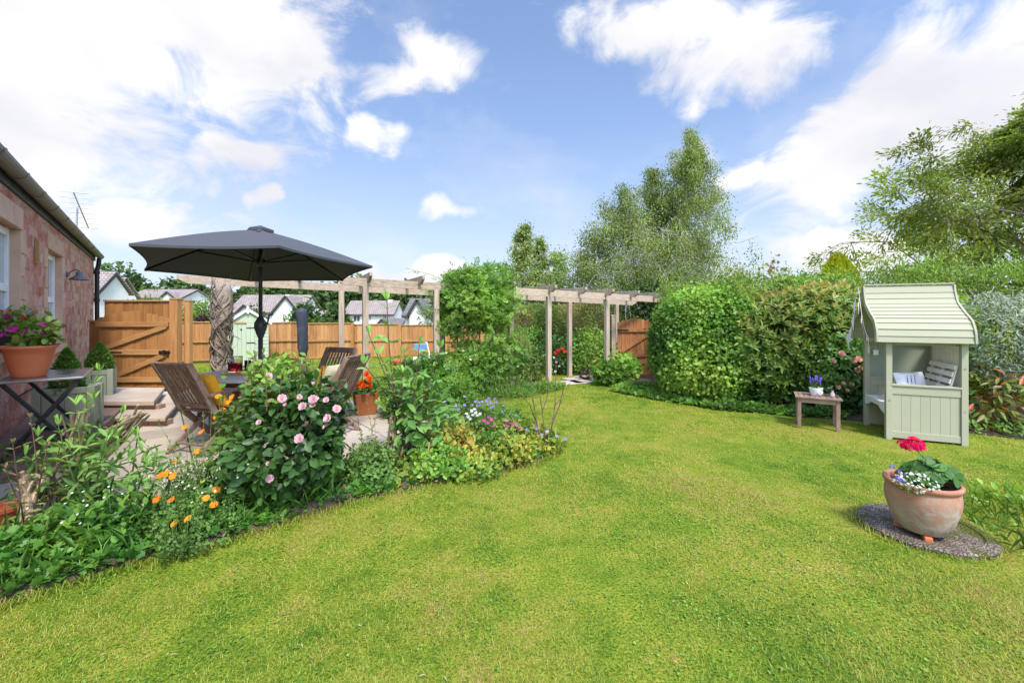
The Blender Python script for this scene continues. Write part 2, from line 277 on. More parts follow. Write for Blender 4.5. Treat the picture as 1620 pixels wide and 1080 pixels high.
def lawnmat(name, blades):
    m, nt = newmat(name)
    geo = nd(nt, 'ShaderNodeNewGeometry')
    s = nd(nt, 'ShaderNodeSeparateXYZ', {0: geo.outputs['Position']})
    v = nd(nt, 'ShaderNodeCombineXYZ', {0: s.outputs[0], 1: s.outputs[1], 2: 0.0}).outputs[0]
    big = nd(nt, 'ShaderNodeTexNoise', {'Vector': v, 'Scale': .8, 'Detail': 4.0, 'Roughness': .55, 'Distortion': .4}).outputs[0]
    mid = nd(nt, 'ShaderNodeTexNoise', {'Vector': v, 'Scale': 3.6, 'Detail': 5.0, 'Roughness': .6}).outputs[0]
    sm = nd(nt, 'ShaderNodeTexNoise', {'Vector': v, 'Scale': 16.0, 'Detail': 3.0}).outputs[0]
    f = mth(nt, 'ADD', mth(nt, 'MULTIPLY', big, .45), mth(nt, 'ADD', mth(nt, 'MULTIPLY', mid, .4), mth(nt, 'MULTIPLY', sm, .15)))
    f = mth(nt, 'MULTIPLY_ADD', mth(nt, 'SUBTRACT', f, .5), 1.1, .515)
    if blades:
        at = nd(nt, 'ShaderNodeAttribute', attribute_name='rnd').outputs['Fac']
        f = mth(nt, 'MULTIPLY_ADD', mth(nt, 'SUBTRACT', at, .5), .30, f)
    c = ramp(nt, f, [(.28, (.065, .16, .014)), (.38, (.125, .225, .018)), (.46, (.205, .305, .028)), (.54, (.295, .35, .04)), (.63, (.385, .36, .075)), (.74, (.36, .265, .115))])
    dry = nd(nt, 'ShaderNodeMapRange', {0: nd(nt, 'ShaderNodeTexNoise', {'Vector': v, 'Scale': 2.1, 'Detail': 6.0, 'Roughness': .7}).outputs[0], 1: .60, 2: .74}).outputs[0]
    c = mixc(nt, mth(nt, 'MULTIPLY', dry, .4), c, (.22, .16, .07))
    if blades:
        p = nd(nt, 'ShaderNodeBsdfPrincipled', {'Base Color': c, 'Roughness': .5, 'Specular IOR Level': .3})
        t2 = nd(nt, 'ShaderNodeVectorMath', {0: c, 1: (1.4, 1.3, .7)}, operation='MULTIPLY')
        tr = nd(nt, 'ShaderNodeBsdfTranslucent', {'Color': t2.outputs[0]})
        finish(nt, nd(nt, 'ShaderNodeMixShader', {0: .35, 1: p.outputs[0], 2: tr.outputs[0]}).outputs[0])
    else:
        n3 = nd(nt, 'ShaderNodeTexNoise', {'Vector': v, 'Scale': 70.0, 'Detail': 4.0}).outputs[0]
        c = mixc(nt, 1.0, c, ramp(nt, n3, [(.35, (.35, .34, .3)), (.65, (.9, .88, .8))]), 'MULTIPLY')
        p = nd(nt, 'ShaderNodeBsdfPrincipled', {'Base Color': c, 'Roughness': .95, 'Specular IOR Level': .1,
            'Normal': nd(nt, 'ShaderNodeBump', {'Strength': .8, 'Distance': .02, 'Height': n3}).outputs[0]})
        finish(nt, p.outputs[0])
    M[name] = m
lawnmat('lawn_blades', True); lawnmat('lawn_ground', False)

def aged_terracotta():
    m, nt = newmat('aged_terracotta')
    tc = nd(nt, 'ShaderNodeTexCoord')
    n = nd(nt, 'ShaderNodeTexNoise', {'Vector': tc.outputs['Object'], 'Scale': 7.0, 'Detail': 7.0, 'Roughness': .65, 'Distortion': .6})
    z = nd(nt, 'ShaderNodeSeparateXYZ', {0: tc.outputs['Object']}).outputs[2]
    # lime bloom left by watering, heavier near the foot
    bl = mth(nt, 'ADD', n.outputs[0], nd(nt, 'ShaderNodeMapRange', {0: z, 1: .02, 2: .40, 3: .22, 4: -.16}).outputs[0])
    c = ramp(nt, bl, [(.32, (.36, .165, .10)), (.44, (.38, .205, .135)), (.54, (.37, .25, .185)), (.64, (.42, .35, .295)), (.78, (.26, .19, .14))])
    n2 = nd(nt, 'ShaderNodeTexNoise', {'Vector': tc.outputs['Object'], 'Scale': 60.0, 'Detail': 4.0})
    p = nd(nt, 'ShaderNodeBsdfPrincipled', {'Base Color': c, 'Roughness': .85, 'Specular IOR Level': .25,
        'Normal': nd(nt, 'ShaderNodeBump', {'Strength': .25, 'Distance': .01, 'Height': mth(nt, 'ADD', n.outputs[0], n2.outputs[0])}).outputs[0]})
    finish(nt, p.outputs[0]); M['aged_terracotta'] = m
aged_terracotta()
def cobble_disc():
    m, nt = newmat('cobble_disc')
    tc = nd(nt, 'ShaderNodeTexCoord')
    v = nd(nt, 'ShaderNodeTexVoronoi', {'Vector': tc.outputs['Object'], 'Scale': 48.0}, feature='DISTANCE_TO_EDGE').outputs['Distance']
    n = nd(nt, 'ShaderNodeTexNoise', {'Vector': tc.outputs['Object'], 'Scale': 9.0, 'Detail': 6.0}).outputs[0]
    e = nd(nt, 'ShaderNodeMapRange', {0: v, 1: .01, 2: .12}).outputs[0]
    c = mixc(nt, e, (.12, .095, .075), ramp(nt, n, [(.3, (.12, .092, .07)), (.5, (.21, .165, .13)), (.7, (.30, .25, .205))]))
    moss = nd(nt, 'ShaderNodeMapRange', {0: nd(nt, 'ShaderNodeTexNoise', {'Vector': tc.outputs['Object'], 'Scale': 5.0, 'Detail': 5.0}).outputs[0], 1: .54, 2: .64}).outputs[0]
    c = mixc(nt, moss, c, (.10, .11, .02))
    p = nd(nt, 'ShaderNodeBsdfPrincipled', {'Base Color': c, 'Roughness': .95, 'Specular IOR Level': .2,
        'Normal': nd(nt, 'ShaderNodeBump', {'Strength': .9, 'Distance': .015, 'Height': mth(nt, 'ADD', e, n)}).outputs[0]})
    finish(nt, p.outputs[0]); M['cobble_disc'] = m
cobble_disc()
def tiles(name, c1, c2, mortar, sx, sy):
    m, nt = newmat(name)
    uv = nd(nt, 'ShaderNodeTexCoord').outputs['Object']
    s = nd(nt, 'ShaderNodeSeparateXYZ', {0: uv})
    v = nd(nt, 'ShaderNodeCombineXYZ', {0: mth(nt, 'ADD', s.outputs[0], s.outputs[1]), 1: s.outputs[2], 2: 0.0}).outputs[0]
    b = nd(nt, 'ShaderNodeTexBrick', {'Vector': v, 'Color1': (*c1, 1), 'Color2': (*c2, 1), 'Mortar': (*mortar, 1), 'Scale': 1.0, 'Mortar Size': .03, 'Brick Width': sx, 'Row Height': sy})
    n = nd(nt, 'ShaderNodeTexNoise', {'Vector': uv, 'Scale': 1.4, 'Detail': 5.0})
    c = mixc(nt, .6, b.outputs[0], ramp(nt, n.outputs[0], [(.3, (.7, .7, .7)), (.7, (1.2, 1.18, 1.15))]), 'MULTIPLY')
    p = nd(nt, 'ShaderNodeBsdfPrincipled', {'Base Color': c, 'Roughness': .85}); finish(nt, p.outputs[0]); M[name] = m
tiles('tile_brown', (.36, .30, .275), (.29, .245, .225), (.12, .10, .09), .34, .2)
tiles('tile_grey', (.20, .185, .18), (.15, .14, .14), (.08, .075, .07), .34, .2)
# ---------------------------------------------------------------- mesh building
rng = np.random.default_rng(11)
def U(a, b, n=None): return rng.uniform(a, b, n)
def unit(v):
    v = np.asarray(v, float); return v/np.maximum(np.linalg.norm(v, axis=-1, keepdims=True), 1e-9)
def G(x, y, z=0.0):
    """ground point seen at photo pixel x, y on the level z"""
    Y = 675*(EYE-z)/(y-495.0); return np.array([(x-810)/675*Y, Y, z])
def PD(x, y, Y): return np.array([(x-810)/675*Y, Y, EYE+(495-y)/675*Y])
def rotz(a):
    c, s = math.cos(a), math.sin(a); return np.array([[c, -s, 0], [s, c, 0], [0, 0, 1.]])
class MB:
    def __init__(s): s.V, s.F, s.Rn, s.n = [], [], [], 0
    def add(s, V, F, r=None):
        V = np.asarray(V, float).reshape(-1, 3)
        if r is None: r = rng.random()
        s.V.append(V); s.Rn.append(np.full(len(V), r) if np.ndim(r) == 0 else np.asarray(r))
        if isinstance(F, np.ndarray): s.F.append(F + s.n)
        else:
            by = {}
            for f in F: by.setdefault(len(f), []).append(f)
            for k, fs in by.items(): s.F.append(np.array(fs, int) + s.n)
        s.n += len(V); return s
    BF = [(0, 3, 2, 1), (4, 5, 6, 7), (0, 1, 5, 4), (1, 2, 6, 5), (2, 3, 7, 6), (3, 0, 4, 7)]
    def box(s, x0, x1, y0, y1, z0, z1, rot=None, at=None, r=None):
        V = np.array([(x0, y0, z0), (x1, y0, z0), (x1, y1, z0), (x0, y1, z0), (x0, y0, z1), (x1, y0, z1), (x1, y1, z1), (x0, y1, z1)], float)
        if rot is not None: V = V @ np.asarray(rot).T
        if at is not None: V = V + np.asarray(at)
        return s.add(V, MB.BF, r)
    def bar(s, p, q, wd, ht, up=(0, 0, 1), r=None):
        """a squared bar from p to q, wd across, ht along up"""
        p, q = np.asarray(p, float), np.asarray(q, float); d = unit(q-p); up = np.asarray(up, float)
        sd_ = np.cross(d, up)
        if np.linalg.norm(sd_) < 1e-6: sd_ = np.cross(d, (1, 0, 0))
        sd_ = unit(sd_)*wd/2; u = unit(np.cross(sd_, d))*ht/2
        V = [p-sd_-u, p+sd_-u, p+sd_+u, p-sd_+u, q-sd_-u, q+sd_-u, q+sd_+u, q-sd_+u]
        return s.add(V, MB.BF, r)
    def tube(s, P, rad, n=6, cap=True, r=None):
        P = np.asarray(P, float); k = len(P); rad = np.broadcast_to(np.asarray(rad, float), (k,))
        T = unit(np.gradient(P, axis=0)); ref = np.array([0, 0, 1.]) if abs(T[0][2]) < .9 else np.array([1., 0, 0])
        a = unit(np.cross(T, ref)); b = np.cross(T, a); th = np.arange(n)/n*2*np.pi
        V = P[:, None] + rad[:, None, None]*(a[:, None]*np.cos(th)[None, :, None] + b[:, None]*np.sin(th)[None, :, None])
        i = np.arange(k-1)[:, None]*n; j = np.arange(n)[None]; j2 = (j+1) % n
        F = np.stack([i+j, i+j2, i+n+j2, i+n+j], -1).reshape(-1, 4)
        if r is None: r = rng.random()
        s.add(V.reshape(-1, 3), F, r)
        if cap and n > 2:
            s.F.append(np.array([[s.n-k*n+x for x in range(n)][::-1]])); s.F.append(np.array([[s.n-n+x for x in range(n)]]))
        return s
    def lathe(s, prof, n=24, at=(0, 0, 0), r=None, sx=1.0, sy=1.0):
        prof = np.asarray(prof, float); k = len(prof); th = np.arange(n)/n*2*np.pi
        V = np.stack([prof[:, None, 0]*np.cos(th)*sx, prof[:, None, 0]*np.sin(th)*sy, np.repeat(prof[:, 1:2], n, 1)], -1).reshape(-1, 3) + np.asarray(at)
        i = np.arange(k-1)[:, None]*n; j = np.arange(n)[None]; j2 = (j+1) % n
        F = np.stack([i+j, i+j2, i+n+j2, i+n+j], -1).reshape(-1, 4)
        s.add(V, F, r)
        s.F.append(np.array([[s.n-k*n+x for x in range(n)][::-1]])); s.F.append(np.array([[s.n-n+x for x in range(n)]]))
        return s
    def prism(s, poly, d, r=None):
        """extrude a 3D polygon along vector d"""
        poly = np.asarray(poly, float); n = len(poly); V = np.vstack([poly, poly+np.asarray(d, float)])
        F = [tuple(range(n))[::-1], tuple(range(n, 2*n))] + [(i, (i+1) % n, n+(i+1) % n, n+i) for i in range(n)]
        return s.add(V, F, r)
    def leaves(s, shape, P, Dr, Nn, Ln, Wd, r):
        T, F = SH[shape]; P = np.asarray(P, float); N = len(P)
        if N == 0: return s
        Dr = unit(Dr); sd_ = unit(np.cross(Dr, Nn)); Nn = np.cross(sd_, Dr)
        Ln = np.broadcast_to(Ln, (N,)); Wd = np.broadcast_to(Wd, (N,))
        V = (P[:, None] + T[None, :, 0, None]*(sd_*Wd[:, None])[:, None] + T[None, :, 1, None]*(Dr*Ln[:, None])[:, None]
             + T[None, :, 2, None]*(Nn*Ln[:, None])[:, None])
        k = len(T); Fa = (F[None] + (np.arange(N)*k)[:, None, None]).reshape(-1, 3)
        s.add(V.reshape(-1, 3), Fa, np.repeat(np.clip(np.broadcast_to(r, (N,)), 0, 1), k)); return s
    def build(s, name, mat, parent=None, smooth=False, bevel=0.0, world=True, recalc=False):
        me = bpy.data.meshes.new(name)
        if s.n:
            V = np.vstack(s.V)
            if world:
                q = parent
                while q is not None: V = V - np.array(q.location); q = q.parent
            sz = np.concatenate([np.full(len(f), f.shape[1]) for f in s.F]); lp = np.concatenate([f.reshape(-1) for f in s.F])
            me.vertices.add(len(V)); me.vertices.foreach_set('co', V.astype(np.float32).reshape(-1))
            me.loops.add(len(lp)); me.loops.foreach_set('vertex_index', lp.astype(np.int32))
            me.polygons.add(len(sz)); st = np.concatenate([[0], np.cumsum(sz)[:-1]])
            me.polygons.foreach_set('loop_start', st.astype(np.int32)); me.polygons.foreach_set('loop_total', sz.astype(np.int32))
            sm = smooth or mat.startswith(('leaf', 'petal', 'lawn'))
            me.polygons.foreach_set('use_smooth', np.full(len(sz), bool(sm)))
            me.update(calc_edges=True)
            at = me.attributes.new('rnd', 'FLOAT', 'POINT'); at.data.foreach_set('value', np.concatenate(s.Rn).astype(np.float32))
            if recalc or bevel:
                bm = bmesh.new(); bm.from_mesh(me); bmesh.ops.recalc_face_normals(bm, faces=bm.faces); bm.to_mesh(me); bm.free()
        me.materials.append(M[mat])
        o = bpy.data.objects.new(name, me); COL.objects.link(o)
        if parent is not None: o.parent = parent
        if bevel:
            b = o.modifiers.new('bevel', 'BEVEL'); b.width = bevel; b.segments = 2; b.limit_method = 'ANGLE'; b.angle_limit = R(40)
        return o
def shp(V, F): return (np.array(V, float), np.array(F, int))
def fan(pts, c): return shp(list(pts)+[c], [(i, (i+1) % len(pts), len(pts)) for i in range(len(pts))])
SH = {
 'dia': shp([(0, 0, 0), (.5, .48, .07), (0, 1, -.08), (-.5, .48, .07)], [(0, 1, 2), (0, 2, 3)]),
 'oval': fan([(0, 0, 0), (.38, .22, .05), (.5, .52, .06), (.3, .82, -.02), (0, 1, -.12), (-.3, .82, -.02), (-.5, .52, .06), (-.38, .22, .05)], (0, .5, -.03)),
 'round': fan([(.12, -.04, .02), (.45, .02, .10), (.56, .38, .04), (.42, .75, .10), (.12, .93, .02), (-.12, .93, .07), (-.42, .75, .0), (-.56, .38, .10), (-.45, .02, .02), (-.12, -.04, .05)], (0, .34, -.04)),
 'lobe': fan([(0, 0, 0), (.3, -.08, .04), (.36, .18, .0), (.62, .36, .05), (.36, .52, .02), (.30, .78, .06), (.12, .74, 0), (0, 1.02, -.1), (-.12, .74, 0), (-.30, .78, .06), (-.36, .52, .02), (-.62, .36, .05), (-.36, .18, 0), (-.3, -.08, .04)], (0, .38, -.04)),
 'blade': shp([(-.5, 0, 0), (.5, 0, 0), (.34, .6, -.06), (-.34, .6, -.06), (0, 1, -.28)], [(0, 1, 2), (0, 2, 3), (3, 2, 4)]),
 'petals5': shp([(0, .0, 0)] + [x for i in range(5) for x in [(.5*math.cos(6.283*(i/5-.075)), .5*math.sin(6.283*(i/5-.075)), .22), (.5*math.cos(6.283*(i/5+.075)), .5*math.sin(6.283*(i/5+.075)), .22)]],
                [(0, 1+2*i, 2+2*i) for i in range(5)]),
 'cup': fan([(.5*math.cos(a), .5*math.sin(a), .30+.08*(i % 2)) for i, a in enumerate(np.arange(8)/8*6.283)], (0, 0, 0)),
}
def comp(n, ln, wd):
    V, F = [], []
    for i in range(n):
        if i == n-1: y, ang = .72, 0
        else: y, ang = .18+.62*(i//2)/max(1, (n-1)/2-.5), (1.05 if i % 2 else -1.05)
        c, s_ = math.cos(ang), math.sin(ang); b = len(V)
        for (px, py, pz) in ((0, 0, 0), (wd/2, ln*.5, .03), (0, ln, -.05), (-wd/2, ln*.5, .03)):
            V.append((px*c+py*s_, y+py*c-px*s_, pz))
        F += [(b, b+1, b+2), (b, b+2, b+3)]
    return shp(V, F)
SH['comp7'] = comp(7, .36, .2); SH['comp5'] = comp(5, .45, .3); SH['tri3'] = comp(3, .55, .5)

def tag(o, label=None, cat=None, group=None, kind=None):
    if label: o['label'] = label
    if cat: o['category'] = cat
    if group: o['group'] = group
    if kind: o['kind'] = kind
    return o
def thing(name, label, cat, loc=(0, 0, 0), rot=0.0, group=None):
    o = bpy.data.objects.new(name, None); COL.objects.link(o); o.empty_display_size = .1
    o.location = [float(x) for x in loc]; o.rotation_euler = (0, 0, rot)
    return tag(o, label, cat, group)
def copy_tree(o, parent=None):
    c = o.copy(); COL.objects.link(c)
    if parent is not None: c.parent = parent
    for ch in list(o.children): copy_tree(ch, c)
    return c

# ---------------------------------------------------------------- plants
def pnoise(P, f, seed, oct=3):
    g = np.random.default_rng(seed); P = np.asarray(P, float); o = np.zeros(P.shape[:-1]); amp = 1; tot = 0
    for k in range(oct):
        for j in range(4):
            v = g.normal(size=P.shape[-1]); v /= np.linalg.norm(v)
            o += amp*np.sin(P @ (v*f*2.1**k*g.uniform(.7, 1.3)) + g.uniform(0, 6.28))
        tot += amp*2; amp *= .55
    return o/tot
def rdir(n):
    return unit(rng.normal(size=(n, 3)))
def blob(n, c, r, seed, lump=.22, lf=2.2, shell=.35, zmin=None, power=2.0):
    d = rdir(n); rr = np.asarray(r, float)
    if power != 2.0: d = d/ (np.sum(np.abs(d)**power, 1, keepdims=True)**(1/power))
    f = 1+lump*pnoise(unit(d), lf, seed)+lump*.45*pnoise(unit(d), lf*3.3, seed+50)
    f = f*(1-shell*rng.random(n)**1.6)
    P = np.asarray(c) + d*rr*f[:, None]; N = unit(d/rr)
    if zmin is not None: k = P[:, 2] > zmin; P, N = P[k], N[k]
    return P, N
def leafy(mb, shape, P, N, Ln, Wd, up=.35, droop=0.0, out=.7, rnd=1.0, seed=0, rbase=None, jit=.25):
    """leaves that stand off a surface: P points, N outward"""
    n = len(P); q = rdir(n)
    D_ = N*out + q*rnd + np.array([0, 0, up-droop])
    face = N + rdir(n)*.7 + np.array([0, 0, .7])
    r = (.5+.55*pnoise(P, 3.1, seed+5) + U(-jit, jit, n)) if rbase is None else rbase
    s = U(.7, 1.25, n)
    mb.leaves(shape, P, D_, face, Ln*s, Wd*s, r)
def path_tubes(mb, base, tips, r0, sag=.0, n=5, seg=5, wob=.03):
    for t in tips:
        b, t = np.asarray(base, float), np.asarray(t, float)
        u = np.linspace(0, 1, seg)[:, None]
        P = b+(t-b)*u; P[1:-1] += rng.normal(size=(seg-2, 3))*wob*np.linalg.norm(t-b); P[:, 2] += sag*np.sin(np.pi*u[:, 0])
        mb.tube(P, r0*(1-.75*u[:, 0]), n)
def bush(name, label, cat, c, r, n, shape, Ln, Wd, mat, seed, stem='twig', zmin=.02, group=None, lump=.22, lf=2.2, shell=.4, up=.35, out=.7, rnd=1.0, power=2.0, nst=9, stems=True, droop=0.0, jit=.25, base=None, rb=None):
    c = np.asarray(c, float)
    b = np.array([c[0], c[1], 0.0]) if base is None else np.asarray(base, float)
    t = thing(name, label, cat, b, 0, group)
    mb = MB(); P, N = blob(n, c, r, seed, lump, lf, shell, zmin, power); k = rng.random(len(P)) < .14; P[k] += N[k]*np.abs(rng.normal(size=(k.sum(), 1)))*.075
    leafy(mb, shape, P, N, Ln, Wd, up, droop, out, rnd, seed, jit=jit, rbase=None if rb is None else U(*rb, len(P)))
    mb.build('foliage', mat, t)
    if stems:
        s = MB(); k = P[rng.choice(len(P), min(nst, len(P)), replace=False)]
        path_tubes(s, b, c+(k-c)*.75, .012*max(r), wob=.05); s.build('stem', stem, t)
    return t
def flowers(mb, shape, P, size, face=None, jit=.35):
    P = np.asarray(P, float); n = len(P)
    if face is None: face = np.array([0, -.6, .8])
    Nn = unit(np.broadcast_to(face, (n, 3)) + rdir(n)*jit)
    D_ = np.cross(Nn, rdir(n)); D_ = unit(D_)
    mb.leaves(shape, P, D_, Nn, size, size, rng.random(n))
def rosehead(mb, p, rad, facing):
    """a many-petalled rose: rings of cupped petals"""
    facing = unit(np.asarray(facing, float)); ref = unit(np.cross(facing, (.3, .2, 1))); bi = np.cross(facing, ref)
    for ring, (k, tilt, ln) in enumerate(((9, 1.15, 1.0), (8, .8, .85), (6, .5, .66), (5, .22, .5))):
        th = np.arange(k)/k*6.283 + ring*.5 + U(-.15, .15, k)
        o = ref*np.cos(th)[:, None]+bi*np.sin(th)[:, None]
        D_ = o*math.sin(tilt)+facing*math.cos(tilt); Nn = facing*math.sin(tilt)-o*math.cos(tilt)
        mb.leaves('round', np.asarray(p)+o*rad*.08-facing*rad*.12*ring*0, D_, Nn, rad*ln*U(.85, 1.1, k), rad*.72*ln, U(.15, .5, k)+ring*.14)
def branch_tree(name, label, cat, base, H, crown, nl, shape, Ln, Wd, lmat, bmat, seed, r0=.1, nprim=26, nsec=7, f0=.2, lean=(0, 0), elev=(15, 55), hang=0.0,
                spread=.22, group=None, stems=1, up=.1, wobble=.03, sag=.0, jit=.25, szc=0.6, irr=(.75, 1.1)):
    """crown(f, az) -> reach of the boughs at height fraction f towards azimuth az"""
    g = np.random.default_rng(seed); base = np.asarray(base, float)
    t = thing(name, label, cat, base, 0, group)
    tr, br, lf = MB(), MB(), MB(); tips, tdir = [], []
    tops = [np.array([lean[0], lean[1], H])] + [np.array([lean[0]*.6+g.normal()*.045*H, lean[1]+g.normal()*.06*H, H*g.uniform(.72, .93)]) for _ in range(stems-1)]
    for tp in tops:
        u = np.linspace(0, 1, 12); P = base + tp*u[:, None]; P[1:-1] += g.normal(size=(10, 3))*[wobble*H*.3, wobble*H*.3, 0]
        P[:, :2] -= (np.asarray(tp[:2])*.35)[None]*np.sin(np.pi*u)[:, None]
        tr.tube(P, r0*(1-.93*u)*(1 if stems == 1 else .75), 8)
        for i in range(nprim):
            f = f0+(1-f0)*((i+g.random())/nprim)**.9
            az = i*2.39996+g.normal()*.3; k = f*11; a = int(min(10, k)); p0 = P[a]+(P[a+1]-P[a])*(k-a)
            ln = crown(f, az)*g.uniform(*irr)
            el = R(g.uniform(*elev))*(1-.25*f)+.25*f
            d = np.array([math.cos(az)*math.cos(el), math.sin(az)*math.cos(el), math.sin(el)])
            v = np.linspace(0, 1, 6); B = p0 + d*ln*v[:, None]; B[:, 2] -= sag*ln*v**2; B[1:] += g.normal(size=(5, 3))*.04*ln
            br.tube(B, np.maximum(.004, r0*.34*(1-f*.7)*(1-.9*v)), 5)
            for j in range(nsec):
                q = .3+.7*(j+g.random())/nsec; kk = q*5; aa = int(min(4, kk)); s0 = B[aa]+(B[aa+1]-B[aa])*(kk-aa)
                d2 = unit(d*.7+g.normal(size=3)*.7+np.array([0, 0, .15-hang])); l2 = ln*g.uniform(.18, .42)*(1.1-.4*q)
                e = s0+d2*l2; mid = (s0+e)/2+np.array([0, 0, .05*l2]); e = e-np.array([0, 0, hang*l2*.9])
                br.tube(np.array([s0, mid, e]), [.007*r0/.1, .005*r0/.1, .002*r0/.1], 4, cap=False)
                for w_ in (.35, .6, .8, 1.0): tips.append(s0+(e-s0)*w_); tdir.append(d2)
    tips, tdir = np.array(tips), np.array(tdir); wt = np.linalg.norm((tips-base)[:, :2], axis=1); wt = .25+(wt/wt.max())**1.2*1.3+.5*((tips[:, 2]-base[2])/H)**2; idx = g.choice(len(tips), nl, p=wt/wt.sum())
    off = g.normal(size=(nl, 3))*spread*np.array([1, 1, szc])
    if hang: off[:, 2] -= np.abs(g.normal(size=nl))*spread*2.2*hang
    P = tips[idx]+off; P = P[P[:, 2] > base[2]+.03*H]
    n = len(P); D_ = unit(off[:n]*.8+rdir(n)*spread+tdir[idx[:n]]*.15)+np.array([0, 0, up-hang*1.2])
    ctr = base+np.array([lean[0]*.6, lean[1]*.6, H*.5]); face = rdir(n)*.8+np.array([0, 0, .9])+unit(P-ctr)*.6
    r = .48+.5*pnoise(P, 1.1*6/H, seed+3)+U(-jit, jit, n); s = U(.7, 1.3, n)
    lf.leaves(shape, P, D_, face, Ln*s, Wd*s, r)
    tr.build('trunk', bmat, t, smooth=True); br.build('branches', bmat, t); lf.build('crown', lmat, t)
    return t
def in_poly(P, poly):
    x, y = P[:, 0], P[:, 1]; ins = np.zeros(len(P), bool); n = len(poly)
    for i in range(n):
        (x1, y1), (x2, y2) = poly[i], poly[(i+1) % n]
        c = ((y1 > y) != (y2 > y)) & (x < (x2-x1)*(y-y1)/(y2-y1+1e-12)+x1); ins ^= c
    return ins
# ================================================================ THE SETTING
def struct(o, kind='structure'): o['kind'] = kind; return o
# lawn and the land falling away behind the garden
xs = np.unique(np.concatenate([np.linspace(-9, 9, 73), np.linspace(-40, 40, 33), np.linspace(-700, 700, 15)]))
ys = np.unique(np.concatenate([np.linspace(-3, 13, 65), np.linspace(13, 50, 30), np.linspace(50, 900, 14), [-60, -20]]))
XX, YY = np.meshgrid(xs, ys)
ZZ = .012*pnoise(np.stack([XX, YY], -1), 1.3, 4)*(YY < 16)
u = np.clip((YY-18.5)/24, 0, 1); ZZ -= 4.2*u*u*(3-2*u)
PTS = np.stack([XX, YY, ZZ], -1).reshape(-1, 3); nx = len(xs)
i = np.arange(len(ys)-1)[:, None]*nx; j = np.arange(nx-1)[None]
mb = MB(); mb.add(PTS, np.stack([i+j, i+j+1, i+nx+j+1, i+nx+j], -1).reshape(-1, 4)); struct(mb.build('lawn', 'lawn_ground', smooth=True))

PATIO = [(-4.7, 2.75), (-3.2, 2.95), (-2.4, 3.65), (-1.65, 4.4), (-1.1, 5.2), (-1.25, 6.6), (-2.2, 7.2), (-4.4, 7.3), (-6.0, 8.2), (-8.4, 8.3)]
BED = [(-5.0, 1.1), (-3.4, 2.0), (-2.79, 2.32), (-2.5, 2.62), (-2.22, 2.84), (-1.85, 3.14), (-1.46, 3.52), (-.93, 3.86), (-.34, 4.22), (.22, 4.52), (.48, 4.85), (.52, 5.3),
       (.25, 6.0), (-.25, 6.7), (-1.1, 7.0), (-1.15, 5.25), (-1.62, 4.45), (-2.4, 3.72), (-3.2, 3.0), (-4.7, 2.85), (-5.6, 2.6)]
mb = MB(); mb.prism([(x, y, -.05) for x, y in PATIO], (0, 0, .13)); struct(mb.build('patio_base', 'soil'))
wa = math.atan2(.768, -.641); Rw = rotz(wa); mb = MB()
for r_ in range(-14, 16):
    x = -9.0+.37*(r_ % 3)
    while x < 9:
        wd = .46 if rng.random() < .35 else .62
        p = Rw @ np.array([x+wd/2, r_*.46+.2, 0])+np.array([-4, 5.2, 0])
        if in_poly(np.array([p[:2]]), PATIO)[0]:
            mb.box(-wd/2+.006, wd/2-.006, -.224, .224, .082, .1+U(-.003, .003), rot=Rw, at=(p[0], p[1], 0))
        x += wd
struct(mb.build('patio_paving', 'paving', bevel=.006))
gx, gy = np.meshgrid(np.linspace(-5.8, .8, 80), np.linspace(1, 7.1, 80)); q = np.stack([gx, gy], -1).reshape(-1, 2)
ins = in_poly(q, BED); zz = np.where(ins, .07+.05*pnoise(q, 3, 8), -.03)
i = np.arange(79)[:, None]*80; j = np.arange(79)[None]
mb = MB(); mb.add(np.column_stack([q, zz]), np.stack([i+j, i+j+1, i+81+j, i+80+j], -1).reshape(-1, 4)); struct(mb.build('flower_bed_soil', 'soil', smooth=True))
# raised strip of bark along the foot of the house
def W(Y, d=0.0, z=0.0): return np.array([-1.68-.835*Y+.768*d, Y+.641*d, z])     # a point d metres out from the house wall
mb = MB(); mb.prism([W(3.5, .01, 0), W(3.75, .72, 0), W(6.1, 1.0, 0), W(6.1, .01, 0)], (0, 0, .26)); struct(mb.build('bark_strip', 'bark_chip'))
# soil under the right-hand hedge, path under the pergola
mb = MB(); mb.prism([(2.2, 8.6, -.03), (2.9, 7.75, -.03), (3.5, 7.05, -.03), (4.4, 6.65, -.03), (5.2, 6.2, -.03), (5.95, 5.75, -.03), (9, 3.6, -.03), (12, 6, -.03), (6, 13, -.03), (2.2, 11, -.03)], (0, 0, .05)); struct(mb.build('hedge_soil', 'soil'))
mb = MB()
for k, (x, y) in enumerate([(900, 606), (922, 604), (940, 600), (912, 600), (932, 597), (955, 596)]):
    p = G(x, y); mb.box(-.3, .3, -.22, .22, .0, .025, rot=rotz(.48+U(-.1, .1)), at=p)
struct(mb.build('stepping_path', 'path_stone', bevel=.01))

